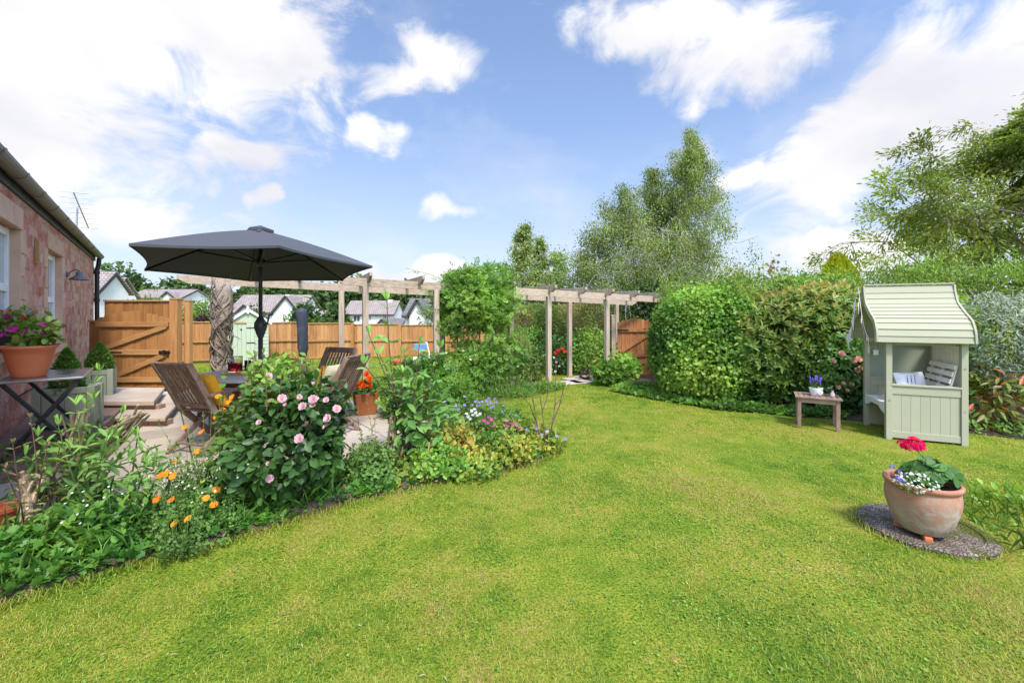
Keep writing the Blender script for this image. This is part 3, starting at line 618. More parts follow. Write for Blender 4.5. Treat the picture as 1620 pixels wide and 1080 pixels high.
# ================================================================ THE STONE COTTAGE
HO = W(1.5); house = thing('stone_cottage', 'red rubble stone cottage with white windows along the left of the patio', 'cottage', HO, wa)
def hb(name, mat, fn, parent=None, **kw):
    m = MB(); fn(m); return m.build(name, mat, parent or house, world=False, **kw)
EA = 3.14; HL = 13.07
WINS = [(3.5, 4.94, 1.18, 2.63), (6.62, 8.0, 1.05, 2.6)]
def fwall(m):
    x = 0
    for (a, b, z0, z1) in WINS:
        m.box(x, a, 0, .45, -.1, EA); m.box(a, b, 0, .45, -.1, z0); m.box(a, b, 0, .45, z1+.26, EA); m.box(a-.0, b, .03, .45, z1, z1+.26); x = b
    m.box(x, HL, 0, .45, -.1, EA)
    m.box(HL-.45, HL, .45, 6, -.1, EA); m.box(0, .45, .45, 6, -.1, EA); m.box(.45, HL-.45, 5.55, 6, -.1, EA)
    for x0 in (0, HL-.45): m.prism([(x0, 0.0, EA), (x0, 6, EA), (x0, 3, EA+2.0)], (.45, 0, 0))
hb('wall', 'rubble', fwall)
for (a, b, z0, z1) in WINS:
    hb('lintel', 'sandstone', lambda m: m.box(a-.04, b+.04, -.02, .03, z1, z1+.26), bevel=.008)
    hb('sill', 'sandstone', lambda m: m.box(a-.08, b+.08, -.06, .08, z0-.1, z0), bevel=.01)
    for x0, s_ in ((a, -1), (b, 1)):
        def fj(m):
            z = z0
            for k in range(5):
                h = (z1-z0)/5; wd = .16 if k % 2 else .26
                m.box(min(x0, x0+s_*wd), max(x0, x0+s_*wd), -.012, .05, z+.006, z+h-.006); z += h
            m.box(min(x0, x0-s_*.02), max(x0, x0-s_*.02), -.008, .26, z0, z1)
        hb('jamb', 'sandstone', fj, bevel=.006)
    def ff(m):
        x0, x1 = a+.02, b-.02
        m.box(x0, x0+.08, .085, .155, z0, z1); m.box(x1-.08, x1, .085, .155, z0, z1)
        for z in (z0+.03, (z0+z1)/2, z1-.05): m.box(x0+.08, x1-.08, .09, .15, z-.045, z+.045)
        m.box((x0+x1)/2-.018, (x0+x1)/2+.018, .095, .145, z0+.08, z1-.1)
    fr = hb('window', 'white_paint', ff, bevel=.004)
    hb('pane', 'glass_pane', lambda m: m.box(a+.1, b-.1, .115, .125, z0+.07, z1-.09), fr)
def froof(m):
    for s_ in (0, 1):
        y0, y1 = (-.12, 3) if s_ == 0 else (6.12, 3)
        m.prism([(-.1, y0, EA), (HL+.12, y0, EA), (HL+.12, y1, EA+2.09), (-.1, y1, EA+2.09)], (0, 0, .09))
hb('roof', 'slate_grey', froof)
hb('fascia', 'fascia', lambda m: m.box(-.1, HL+.1, -.03, 0.0, EA-.13, EA))
def fgut(m):
    th = np.linspace(math.pi*1.0, math.pi*2.0, 9); th2 = th[::-1]
    pr = [(0, -.115+.082*math.cos(t), EA+.02+.082*math.sin(t)) for t in th]+[(0, -.115+.068*math.cos(t), EA+.022+.068*math.sin(t)) for t in th2]
    m.prism(pr, (HL+.22, 0, 0))
    for x in np.arange(2.2, HL, .95):
        pr2 = [(x-.03, -.115+.091*math.cos(t), EA+.02+.091*math.sin(t)) for t in th]+[(x-.03, -.115+.0825*math.cos(t), EA+.02+.0825*math.sin(t)) for t in th2]
        m.prism(pr2, (.06, 0, 0))
hb('gutter', 'gutter', fgut)
def fdp(m):
    x = HL-.1
    m.tube([(x, -.115, EA-.07), (x, -.10, EA-.25), (x, -.07, EA-.4), (x, -.07, .02)], .05, 12)
    for z in (EA-.5, 1.9, .6): m.lathe([(.056, z), (.062, z+.01), (.062, z+.09), (.056, z+.1)], 12, (x, -.07, 0))
hb('drainpipe', 'plastic_black', fdp, smooth=False)

# wall lamp, plaque, aerial
p = W(8.0, 0, 2.32); t = thing('wall_lamp', 'grey cowl lantern on a swan neck fixed to the cottage wall', 'wall lamp', p, wa)
m = MB(); m.lathe([(.055, 0), (.055, .02), (.03, .035)], 16, (0, 0, 0)); V = m.V[0]; V[:] = V[:, [0, 2, 1]]*[1, -1, 1]
m.build('back_plate', 'lamp_grey', t, world=False)
m = MB(); m.tube([(0, -.03, 0), (0, -.06, .06), (0, -.12, .10), (0, -.17, .085), (0, -.175, .05)], .011, 8); m.build('arm', 'lamp_grey', t, world=False)
m = MB(); m.lathe([(.02, .06), (.045, .05), (.052, 0), (.075, -.03), (.15, -.085), (.152, -.095), (.07, -.04), (.03, -.01)], 24, (0, -.175, 0)); m.build('lamp_shade', 'lamp_grey', t, smooth=True, world=False)
m = MB(); m.lathe([(.02, -.02), (.035, -.05), (.03, -.085), (.005, -.095)], 12, (0, -.175, 0)); m.build('bulb', 'white_paint', t, smooth=True, world=False)
m = MB(); m.box(-.06, .06, -.03, 0, -.2, .16); m.box(-.04, .04, -.04, -.03, -.17, .13)
o = m.build('wall_plaque', 'cedar_rail', None, bevel=.008); o.location = W(5.93, .002, 2.48); o.rotation_euler = (0, 0, wa); tag(o, 'small upright wooden plaque on the stone wall between the windows', 'plaque')
t = thing('television_aerial', 'thin metal aerial rising above the cottage gutter', 'aerial', (-9.45, 9.25, 3.25))
m = MB(); m.tube([(-9.45, 9.25, 3.25), (-9.42, 9.25, 3.9)], .017, 6); m.build('mast', 'alu', t)
m = MB(); a0, a1 = np.array([-9.25, 9.0, 4.14]), np.array([-9.48, 9.55, 3.5]); m.tube([a0, a1], .012, 6)
m.build('boom', 'alu', t)
m = MB()
for k in np.linspace(0, 1, 8):
    c = a0+(a1-a0)*k; m.tube([c-np.array([.21, .115, 0])*(1-.1*k), c+np.array([.21, .115, 0])*(1-.1*k)], .007, 5)
m.build('elements', 'alu', t)

# ================================================================ GATE, FENCES
def board_run(m, p0, p1, z0, z1, n, th=.02, gap=.004, tops=None):
    p0, p1 = np.array(p0, float), np.array(p1, float); d = (p1-p0)/n; e = unit(p1-p0); nrm = np.array([-e[1], e[0]])
    for k in range(n):
        a, b = p0+d*k+e*gap/2, p0+d*(k+1)-e*gap/2; zt = z1 if tops is None else tops(( k+.5)/n)
        o = nrm*(.006 if k % 2 else 0)
        V = [(*(a-o), z0), (*(b-o), z0), (*(b+nrm*th-o), z0), (*(a+nrm*th-o), z0), (*(a-o), zt), (*(b-o), zt), (*(b+nrm*th-o), zt), (*(a+nrm*th-o), zt)]
        m.add(V, MB.BF)
gt = thing('garden_gate', 'tall arched cedar gate with two diagonal braces behind the stone steps', 'gate', (-7.6, 8.6, 0))
gl, gr = (-8.34, 8.6), (-6.9, 8.6)
m = MB(); board_run(m, gl, gr, .08, 1.6, 12, tops=lambda u: 1.50+.13*math.sin(math.pi*min(1, max(0, (u*1.06))))); m.build('boards', 'cedar_gate', gt, bevel=.004)
for z in (1.37, .81, .26):
    m = MB(); m.box(gl[0]-.02, gr[0]+.0, 8.555, 8.592, z-.05, z+.05); m.build('rail', 'cedar_rail', gt, bevel=.005)
for (a, b) in (((-8.25, .87), (-6.95, 1.33)), ((-8.0, .32), (-6.97, .76))):
    m = MB(); m.bar((a[0], 8.574, a[1]), (b[0], 8.574, b[1]), .036, .095, up=(0, 0, 1)); m.build('brace', 'cedar_rail', gt, bevel=.005)
for z, l_ in ((.81, .52), (.27, .28)):
    m = MB(); m.prism([(gl[0], 8.554, z-.022), (gl[0]+l_, 8.554, z-.012), (gl[0]+l_, 8.554, z+.012), (gl[0], 8.554, z+.022)], (0, -.006, 0)); m.build('hinge', 'iron', gt)
m = MB(); m.box(-7.07, -6.86, 8.535, 8.553, .785, .845); m.tube([(-7.05, 8.53, .815), (-6.84, 8.53, .815)], .014, 8); m.box(-6.98, -6.95, 8.515, 8.553, .77, .86); m.build('latch', 'iron', gt)
def fence_panel(name, label, p0, p1, z0, z1, n, mat, cap=True, railz=(), group=None, posts=True):
    t = thing(name, label, 'fence', (p0[0], p0[1], z0), 0, group)
    m = MB(); board_run(m, p0, p1, z0, z1, n, th=.016); m.build('boards', mat, t)
    a, b = np.array(p0), np.array(p1); e = unit(b-a); nr = np.array([e[1], -e[0]])
    for z in list(railz)+[z0+.04]:
        q0, q1 = a+nr*.035, b+nr*.035; m = MB(); m.bar((*q0, z), (*q1, z), .04, .055); m.build('rail', 'cedar_rail', t)
    if cap: m = MB(); m.bar((*a, z1+.018), (*b, z1+.018), .07, .032); m.build('capping', 'cedar_rail', t)
    return t
fence_panel('board_fence', 'tall cedar fence panel with pale capping directly behind the arched gate', (-8.55, 8.95), (-7.12, 8.95), .05, 1.84, 14, 'cedar_gate')
fence_panel('board_fence', 'narrow strip of cedar fence between drainpipe and gate', (-8.72, 8.8), (-8.4, 8.8), .05, 1.42, 3, 'cedar_gate')
def post(name, label, x, y, z0, z1, w_=.11, mat='cedar', rot=0.0, cat='post', group=None, parent=None):
    m = MB(); m.box(-w_/2, w_/2, -w_/2, w_/2, 0, z1-z0-.03); m.add([(-w_/2-.01, -w_/2-.01, z1-z0-.03), (w_/2+.01, -w_/2-.01, z1-z0-.03), (w_/2+.01, w_/2+.01, z1-z0-.03), (-w_/2-.01, w_/2+.01, z1-z0-.03),
        (-w_/2, -w_/2, z1-z0), (w_/2, -w_/2, z1-z0), (w_/2, w_/2, z1-z0), (-w_/2, w_/2, z1-z0)], MB.BF)
    o = m.build(name, mat, None, bevel=.006); o.location = (x, y, z0); o.rotation_euler = (0, 0, rot); return tag(o, label, cat, group)
post('gate_post', 'thick square cedar post the gate latches on', -6.79, 8.62, 0, 1.9, .15)
post('gate_post', 'slimmer cedar post just right of and behind the gate latch post', -6.72, 8.86, 0, 1.87, .11)
fp = [(-10.6, 13.4), (-8.95, 14.05), (-7.3, 14.75), (-5.75, 15.4), (-4.2, 16.0), (-2.7, 16.65), (-1.2, 17.2)]
zb = [.07, .05, .02, -.02, -.05, -.08, -.1]; zt = [1.30, 1.28, 1.24, 1.2, 1.14, 1.10, 1.06]
wh = ['behind the vine-wrapped post, leftmost of the far run', 'right behind the sage shed', 'with the wrapped parasol standing before it', 'between wrapped parasol and the first pale pergola post',
      'behind the two brown chairs and pergola posts', 'behind the blue and white toy, partly hidden by shrubs']
for k in range(6):
    a, b = np.array(fp[k]), np.array(fp[k+1]); e = unit(b-a)*.06
    fence_panel('board_fence', 'low cedar fence panel '+wh[k], a+e, b-e, (zb[k]+zb[k+1])/2, (zt[k]+zt[k+1])/2, 14, 'cedar', railz=((zb[k]+zt[k])/2,), group='far cedar fence panels')
wp = ['leftmost post of the far low fence', 'far fence post hidden mostly by the sage shed', 'far fence post left of the wrapped parasol', 'far fence post right of the wrapped parasol', 'far fence post behind the brown chairs', 'far fence post near the blue toy', 'far fence post hidden behind the climbing rose']
for k in range(7): post('fence_post', 'square cedar '+wp[k] if k else wp[0]+', square cedar', fp[k][0], fp[k][1], zb[k]-.1, zt[k]+.03, .10, group='far fence posts')

# right-hand gate in the hedge
rg = thing('garden_gate', 'red-brown arched ledged gate half hidden by greenery at the hedge end', 'gate', (3.2, 11, 0))
m = MB(); board_run(m, (2.72, 11.0), (3.62, 11.0), -.02, 1.4, 9, tops=lambda u: 1.34+.12*math.sin(math.pi*u)); m.build('boards', 'red_gate', rg, bevel=.003)
for z in (1.16, .52, .02): m = MB(); m.box(2.72, 3.62, 10.955, 10.992, z-.045, z+.045); m.build('rail', 'red_gate', rg)
for z0, z1 in ((.56, 1.11), (.0, .47)): m = MB(); m.bar((2.78, 10.974, z0+.03), (3.58, 10.974, z1-.02), .036, .08); m.build('brace', 'red_gate', rg)
m = MB(); m.box(2.70, 3.0, 10.948, 10.954, 1.14, 1.18); m.build('hinge', 'iron', rg)
post('gate_post', 'weathered post hinging the red-brown gate at the hedge end', 2.62, 11.04, 0, 1.55, .1, 'weathered')

# steps
st = thing('garden_steps', 'two wide stone slab steps in front of the arched gate', 'steps', (-5.9, 6.4, 0))
def quad_slab(m, P, th): m.prism(P, (0, 0, -th))
m = MB(); quad_slab(m, [(-5.05, 6.02, .36), (-5.78, 7.1, .36), (-7.15, 7.15, .36), (-6.2, 6.02, .36)], .07); m.build('top_slab', 'step_stone', st, bevel=.012)
m = MB()
quad_slab(m, [(-4.55, 5.6, .23), (-5.0, 6.35, .23), (-5.55, 6.4, .23), (-5.35, 5.6, .23)], .055); quad_slab(m, [(-5.36, 5.6, .23), (-5.56, 6.4, .23), (-6.9, 6.4, .23), (-6.2, 5.6, .23)], .055)
quad_slab(m, [(-5.02, 6.37, .23), (-5.5, 7.2, .23), (-6.0, 7.2, .23), (-5.5, 6.42, .23)], .055); m.build('tread_slabs', 'step_stone', st, bevel=.012)
m = MB()
for k in range(7): m.box(-6.2+k*.23, -5.98+k*.23, 5.66, 5.8, .02, .172)
m.build('riser', 'riser_brick', st, bevel=.006); m = MB()
for k in range(5): m.box(-6.15+k*.225, -5.93+k*.225, 6.08, 6.2, .172, .288)
m.build('riser', 'riser_brick', st, bevel=.006)

# ================================================================ SHED AND WRAPPED PARASOL
def PX(x, Y): return (x-810)/675*Y
sY = 12.6; s0 = PX(393, sY)-.52; s1 = s0+1.04
def SX(x): return s0+(x-362)/62*1.04
sh = thing('garden_shed', 'pale sage green wooden shed with white gable boards before the far fence', 'shed', ((s0+s1)/2, sY, 0))
ze, zr = 1.30, 1.66; mx = (s0+s1)/2-.02
m = MB()
nbd = 12
for k in range(nbd): m.box(s0, s1, sY, sY+.03, .02+k*ze/nbd, .02+(k+1)*ze/nbd-.008)
m.prism([(s0, sY, ze), (s1, sY, ze), (mx, sY, zr)], (0, .03, 0))
m.box(s0, s0+.03, sY+.03, sY+1.5, .02, ze); m.box(s1-.03, s1, sY+.03, sY+1.5, .02, ze); m.box(s0, s1, sY+1.5, sY+1.53, .02, ze)
m.build('wall', 'sage_shed', sh)
dx0, dx1 = SX(364), SX(402)
m = MB()
for k in range(6): m.box(dx0+k*(dx1-dx0)/6+.003, dx0+(k+1)*(dx1-dx0)/6-.003, sY-.03, sY-.003, .06, 1.26)
dr = m.build('door', 'sage_shed', sh)
for z in (1.16, .72, .16): m = MB(); m.box(dx1-.2, dx1+.03, sY-.04, sY-.031, z-.012, z+.012); m.build('hinge', 'iron', dr)
m = MB(); m.lathe([(.018, 0), (.022, .015), (.01, .03)], 10, (0, 0, 0)); V = m.V[0]; V[:] = V[:, [0, 2, 1]]*[1, -1, 1]+[SX(382), sY-.032, 1.12]; m.build('lock', 'iron', dr)
m = MB(); m.box(SX(372), SX(390), sY-.045, sY-.031, 1.285, 1.335); m.build('name_board', 'cedar_rail', sh)
m = MB(); m.bar((s0-.08, sY-.05, ze-.02), (mx, sY-.05, zr+.04), .03, .07); m.bar((s1+.08, sY-.05, ze-.02), (mx, sY-.05, zr+.04), .03, .07)
m.prism([(mx-.03, sY-.07, zr-.08), (mx+.03, sY-.07, zr-.08), (mx+.03, sY-.07, zr+.1), (mx, sY-.07, zr+.17), (mx-.03, sY-.07, zr+.1)], (0, .02, 0)); m.build('barge_boards', 'white_paint', sh)
m = MB()
for s_, xe in ((-1, s0-.08), (1, s1+.08)): m.prism([(xe, sY-.06, ze-.0), (mx, sY-.06, zr+.06), (mx, sY+1.6, zr+.06), (xe, sY+1.6, ze-.0)], (0, 0, .03))
m.build('roof', 'slate_grey', sh)
sh.rotation_euler.z = .6
cY = 13.2; cx = PX(478, cY)
cp = thing('wrapped_parasol', 'closed parasol wrapped in a dark blue cover near the far fence', 'parasol', (cx, cY, 0))
m = MB(); pr = [(.06, .22), (.10, .26), (.135, .5), (.14, .8), (.13, 1.2), (.145, 1.5), (.14, 1.66), (.09, 1.74), (.02, 1.76)]
pr = np.array(pr); zq = np.linspace(.22, 1.76, 30); m.lathe(np.column_stack([np.interp(zq, pr[:, 1], pr[:, 0])*1.08, zq]), 28, (cx, cY, 0)); V = m.V[0]; V[:, :2] += (.03*pnoise(V*[7, 7, 2.2], 2.4, 3)*np.clip((1.76-V[:, 2])/.1, 0, 1))[:, None]*[1, 1]; m.build('cover', 'cover_blue', cp, smooth=True)
m = MB(); m.tube([(cx, cY, .06), (cx, cY, .3)], .03, 8); m.lathe([(.24, 0), (.24, .05), (.05, .08)], 20, (cx, cY, 0)); m.build('pole', 'alu', cp)

# ================================================================ HOUSES DOWN THE HILL
def far_house(label, x0, x1, Y, yr, ye, depth=7, zb=-4.4, gable=None, wins=(), chim=(), roof='tile_brown', name='white_house'):
    X0, X1 = PX(x0, Y), PX(x1, Y); zr, ze_ = PD(0, yr, Y+depth/2)[2], PD(0, ye, Y)[2]
    t = thing(name, label, 'house', ((X0+X1)/2, Y, zb))
    wl, rf, fs = MB(), MB(), MB()
    wl.box(X0, X1, Y, Y+depth, zb, ze_); wl.prism([(X0, Y, ze_), (X0, Y+depth, ze_), (X0, Y+depth/2, zr-.1)], (.2, 0, 0)); wl.prism([(X1-.2, Y, ze_), (X1-.2, Y+depth, ze_), (X1-.2, Y+depth/2, zr-.1)], (.2, 0, 0))
    for yy in (Y-.35, Y+depth+.35):
        rf.prism([(X0-.25, yy, ze_-.12), (X1+.25, yy, ze_-.12), (X1+.25, Y+depth/2, zr), (X0-.25, Y+depth/2, zr)], (0, 0, .16))
    fs.box(X0-.2, X1+.2, Y-.45, Y-.36, ze_-.25, ze_-.05)
    for xx in (X0-.28, X1+.24): fs.bar((xx, Y-.35, ze_-.1), (xx, Y+depth/2, zr), .08, .22)
    fy = Y
    for g_ in (gable or []):
        ga, gb, gy_, ge, pj = g_; A, B = PX(ga, Y-pj), PX(gb, Y-pj); zt_, zg = PD(0, gy_, Y-pj)[2], PD(0, ge, Y-pj)[2]; y0 = Y-pj; mid = (A+B)/2
        if pj > .5: wl.box(A, B, y0, Y, zb, zg)
        wl.prism([(A, y0, zg), (B, y0, zg), (mid, y0, zt_-.1)], (0, pj+depth*.4, 0))
        for xe, s_ in ((A-.25, 1), (B+.25, -1)):
            rf.prism([(xe, y0-.25, zg-.16), (mid, y0-.25, zt_), (mid, Y+depth*.45, zt_), (xe, Y+depth*.45, zg-.16)], (0, 0, .14))
            fs.bar((xe, y0-.28, zg-.12), (mid, y0-.28, zt_+.03), .08, .26)
        fy = y0
    wl.build('wall', 'render_white', t); rf.build('roof', roof, t); fs.build('bargeboards', 'fascia', t)
    for (a, b, c, d, pj) in wins:
        A, B = PX(a, Y-pj), PX(b, Y-pj); z1, z0 = PD(0, c, Y-pj)[2], PD(0, d, Y-pj)[2]; y0 = Y-pj
        m = MB(); m.box(A, B, y0-.05, y0-.003, z0, z0+.08); m.box(A, B, y0-.05, y0-.003, z1-.08, z1); m.box(A, A+.08, y0-.05, y0-.003, z0+.08, z1-.08); m.box(B-.08, B, y0-.05, y0-.003, z0+.08, z1-.08); m.box((A+B)/2-.04, (A+B)/2+.04, y0-.05, y0-.003, z0+.08, z1-.08)
        f = m.build('window', 'white_paint', t)
        m = MB(); m.box(A+.05, B-.05, y0-.03, y0-.006, z0+.05, z1-.05); m.build('pane', 'glass_dark', f)
    for (a, b, c, d) in chim:
        m = MB(); z1, z0 = PD(0, c, Y+depth/2)[2], PD(0, d, Y+depth/2)[2]; m.box(PX(a, Y+depth/2), PX(b, Y+depth/2), Y+depth/2-.5, Y+depth/2+.5, z0-.4, z1); m.build('chimney', 'render_white', t)
    return t
far_house('white gabled house with brown roof seen right of the shed beneath the parasol', 363, 474, 60, 468, 494, gable=[(430, 475, 469, 498, 1.5), (375, 399, 483, 496, .4)], wins=[(447, 453, 496, 508, 1.5), (455, 461, 496, 508, 1.5), (418, 424, 499, 508, 0)], chim=[(454, 460, 466, 472)])
far_house('long white house with brown roof and chimney between the pergola posts', 545, 622, 72, 477, 497, wins=[(559, 570, 499, 509, 0), (583, 588, 499, 507, 0), (606, 612, 499, 507, 0)], chim=[(615, 621, 474, 486)])
far_house('small low white annex with dark hipped roof in front of the long house', 600, 634, 62, 505, 514, depth=4, gable=[(596, 612, 506, 516, .6)], roof='tile_grey', name='annex')
far_house('white house with dark gable at the climbing rose, rightmost of the row', 641, 705, 46, 474, 499, gable=[(648, 672, 475, 499, .8)], wins=[(641, 646, 500, 509, 0), (655, 660, 500, 508, .8)], roof='tile_grey')
far_house('white bungalow with long brown roof above the arched gate', 203, 288, 75, 459, 471, gable=[(252, 279, 462, 474, 1)], chim=[(197, 206, 454, 470)])
far_house('white house with steep brown tiles just right of the black drainpipe', 126, 157, 34, 432, 463, depth=2.6, gable=None, name='white_house')
far_house('second steep roofed white house, peeping past the one by the drainpipe', 160, 178, 44, 441, 470, depth=2.8, name='white_house', roof='tile_brown')
far_house('white garage with brown gable roof beside the wrapped parasol', 487, 512, 50, 493, 507, depth=4, name='garage')

# ================================================================ TREES OUTSIDE THE GARDEN
def far_tree(name, label, x, y0, wpx, Y, mat='leaf_far', n=2600, zb=-4.2, seed=1, lo=.25, group='trees beyond the fence', sz=None, hx=1.0):
    top = PD(x, y0, Y); rad = wpx/675*Y/2; c0 = np.array([top[0], Y, zb]); H = top[2]-zb; cz = top[2]-H*(1-lo)/2
    t = thing(name, label, 'tree', c0, 0, group)
    m = MB(); m.tube([c0, c0+[0, 0, H*.4], c0+[.2, 0, H*.75]], [rad*.08+.1, rad*.06+.05, .05], 7); m.build('trunk', 'bark', t)
    m = MB(); g = np.random.default_rng(seed); s_ = sz or .011*Y
    for k in range(7):
        cc = np.array([top[0]+g.uniform(-.55, .55)*rad, Y+g.uniform(-.5, .5)*rad, cz+g.uniform(-.35, .3)*H*(1-lo)]); rr = rad*g.uniform(.45, .7)
        rz = min(rr*.9, H*(1-lo)*.4)
        if k == 0: cc = np.array([top[0], Y, cz]); rr = rad*.8; rz = H*(1-lo)/2
        cc[2] = min(cc[2], top[2]-rz*.95)
        P, N = blob(n//7*(2 if k == 0 else 1), cc, (rr, rr, rz), seed+k, .3, 3.0, .35); leafy(m, 'dia', P, N, s_, s_*.8, .3, 0, .6, 1.0, seed)
    m.build('crown', mat, t); return t
FT = [('broad dark tree rising behind the house by the drainpipe', 195, 424, 90, 85, 'leaf_far'), ('round tree above the left end of the bungalow roof', 160, 428, 60, 95, 'leaf_far'),
      ('wide tree crown behind the bungalow chimney end', 275, 442, 80, 100, 'leaf_far'), ('tree left of the vine-wrapped post above the bungalow', 318, 452, 60, 90, 'leaf_far'),
      ('dark pine-like tree behind the parasol pole', 440, 446, 80, 105, 'leaf_far'), ('full green tree right of the gabled house', 500, 452, 84, 95, 'leaf_far'),
      ('tree crown straight above the white garage', 545, 446, 80, 100, 'leaf_far'), ('dark tree above the long white house roof', 590, 450, 84, 100, 'leaf_far'),
      ('tree filling the gap between long house and dark-gabled house', 640, 455, 76, 95, 'leaf_far'), ('tree behind the dark-gabled house', 688, 450, 70, 90, 'leaf_far'), ('tree behind the climbing rose', 745, 452, 90, 80, 'leaf_far'),
      ('low tree showing between shed roof and bungalow', 352, 462, 50, 110, 'leaf_far'), ('tree tops left of the wrapped parasol far off', 405, 455, 60, 115, 'leaf_far')]
for k, (lb, x, y, wp_, Y, mt) in enumerate(FT): far_tree('broadleaf_tree', lb, x, y, wp_, Y, mt, seed=30+k)
far_tree('round_tree', 'rounded green tree between wrapped parasol and pergola post', 528, 484, 44, 32, 'leaf_far', 2200, -3, 61, .05, 'shrubs beyond the fence')
far_tree('green_shrub', 'bright green shrub over the fence just right of the gate', 296, 474, 52, 21, 'leaf_far_light', 2200, -.6, 62, .0, 'shrubs beyond the fence', .13)
far_tree('green_shrub', 'lime green shrub beside the vine-wrapped post', 325, 468, 36, 22, 'leaf_far_light', 1600, -.6, 63, .0, 'shrubs beyond the fence', .13)
far_tree('purple_shrub', 'dark purple shrub peeping over the fence', 319, 492, 24, 19, 'leaf_purple', 900, -.4, 64, .0, 'shrubs beyond the fence', .12)
far_tree('green_shrub', 'feathery yellow-green shrub above the gate in front of the bungalow', 235, 462, 70, 26, 'leaf_far_light', 2000, -1, 65, .0, 'shrubs beyond the fence', .14)
far_tree('green_shrub', 'small leafy shrub before the gabled house window', 456, 496, 26, 45, 'leaf_far_light', 700, -4, 66, .2, 'shrubs beyond the fence', .3)
far_tree('green_shrub', 'small shrub above the shed roof before the gabled house', 400, 484, 34, 45, 'leaf_far', 900, -4, 67, .2, 'shrubs beyond the fence', .3)
far_tree('pale_shrub', 'pale blossoming shrub before the dark-gabled house', 672, 482, 44, 26, 'leaf_silver', 900, -2, 68, .1, 'shrubs beyond the fence', .18)
far_tree('dark_shrub', 'dark tree low between parasol pole and hill', 490, 470, 44, 40, 'leaf_far', 1500, -4, 69, .1, 'shrubs beyond the fence')

# the birches
def bcrown(f, az):
    e = 4.7*(1-f)**1.0*(.55+.45*min(1, f/.2))+.2
    return e*(1.0+.10*math.cos(az-math.pi))
B1 = PD(1080, 495, 18); B1[2] = -.2
branch_tree('birch_tree', 'tallest pale-trunked birch with hanging twigs beyond the gate', 'tree', B1, 9.5, bcrown, 56000, 'dia', .078, .044, 'leaf_birch', 'bark_birch', 101, r0=.13, nprim=44, nsec=8, f0=.08, lean=(.35, 0), elev=(5, 42), hang=.75, spread=.15, stems=3, sag=.28, irr=(.4, 1.3))
B2 = PD(998, 495, 17.2); B2[2] = -.2
branch_tree('birch_tree', 'shorter bushy birch leaning left of the tallest one', 'tree', B2, 6.9, lambda f, az: 4.0*(1-f)**.85*(.7+.3*min(1, f/.2))*(1.15-.25*math.cos(az))+.15, 32000, 'dia', .078, .044, 'leaf_birch', 'bark_birch', 102, r0=.09, nprim=34, nsec=8, f0=.06, lean=(-.3, 0), elev=(5, 42), hang=.4, spread=.19, stems=3, irr=(.4, 1.3))
B1b = PD(1036, 495, 18.4); B1b[2] = -.2
branch_tree('birch_tree', 'middle birch filling in between the tallest and the bushy one', 'tree', B1b, 8.1, lambda f, az: 3.6*(1-f)**.95*(.6+.4*min(1, f/.2))+.15, 30000, 'dia', .078, .044, 'leaf_birch', 'bark_birch', 132, r0=.1, nprim=36, nsec=8, f0=.08, lean=(-.1, 0), elev=(5, 42), hang=.6, spread=.16, stems=2, sag=.2, irr=(.4, 1.3))
B2b = PD(948, 495, 17.6); B2b[2] = -.2
branch_tree('birch_tree', 'lowest bushy birch at the left of the birch group beyond the pergola', 'tree', B2b, 5.2, lambda f, az: 2.3*(1-f)**.7*(.7+.3*min(1, f/.2))+.15, 15000, 'dia', .078, .044, 'leaf_birch', 'bark_birch', 122, r0=.07, nprim=28, nsec=8, f0=.06, lean=(-.3, 0), elev=(5, 45), hang=.4, spread=.19, stems=2, irr=(.4, 1.3))
B3 = PD(818, 495, 24); B3[2] = -1.2
branch_tree('birch_tree', 'slim drooping birch left of the street lamp', 'tree', B3, 7.75, lambda f, az: 2.7*(1-f)**.9+.15, 10000, 'dia', .13, .08, 'leaf_birch', 'bark_birch', 103, r0=.08, nprim=30, nsec=7, f0=.1, lean=(.35, 0), elev=(25, 60), hang=.6, spread=.16, irr=(.4, 1.3))
B4 = PD(848, 495, 25); B4[2] = -1.2
branch_tree('birch_tree', 'narrow birch between the slim drooping one and the lamp', 'tree', B4, 7.2, lambda f, az: 2.0*(1-f)**.9+.15, 7000, 'dia', .13, .08, 'leaf_birch', 'bark_birch', 104, r0=.08, nprim=24, nsec=7, f0=.1, lean=(.2, 0), elev=(25, 60), hang=.6, spread=.15, irr=(.4, 1.3))
B5 = PD(882, 495, 28); B5[2] = -1.5
branch_tree('lime_green_tree', 'yellow-green young tree behind the street lamp', 'tree', B5, 7.0, lambda f, az: 1.5*(1-f)**.6+.15, 9000, 'dia', .15, .09, 'leaf_willow', 'bark', 105, r0=.08, nprim=26, nsec=7, f0=.1, elev=(25, 60), hang=.5, spread=.2)
for k, (x, y, wp_, Y, mt, lb, nm) in enumerate([(905, 446, 70, 20, 'leaf_far', 'dark undergrowth tree below the birches at the pergola end', 'dark_tree'), (1000, 445, 110, 15.5, 'leaf_far', 'dark green tree at the foot of the birches', 'dark_tree'),
     (1085, 440, 80, 15, 'leaf_far', 'dark tree right under the tallest birch', 'dark_tree'), (1165, 420, 80, 13.5, 'leaf_hedge_brown', 'reddish green shrub tree between birch and hedge', 'shrub_tree'), (1215, 428, 70, 13, 'leaf_hedge_brown', 'brownish shrub tree peeping above the bronze shrub', 'shrub_tree'), (850, 452, 80, 19, 'leaf_far', 'dark tree under the slim birches', 'dark_tree')]):
    far_tree(nm, lb, x, y, wp_, Y, mt, 3400, -.3, 80+k, .05, 'trees just behind the garden', .13)
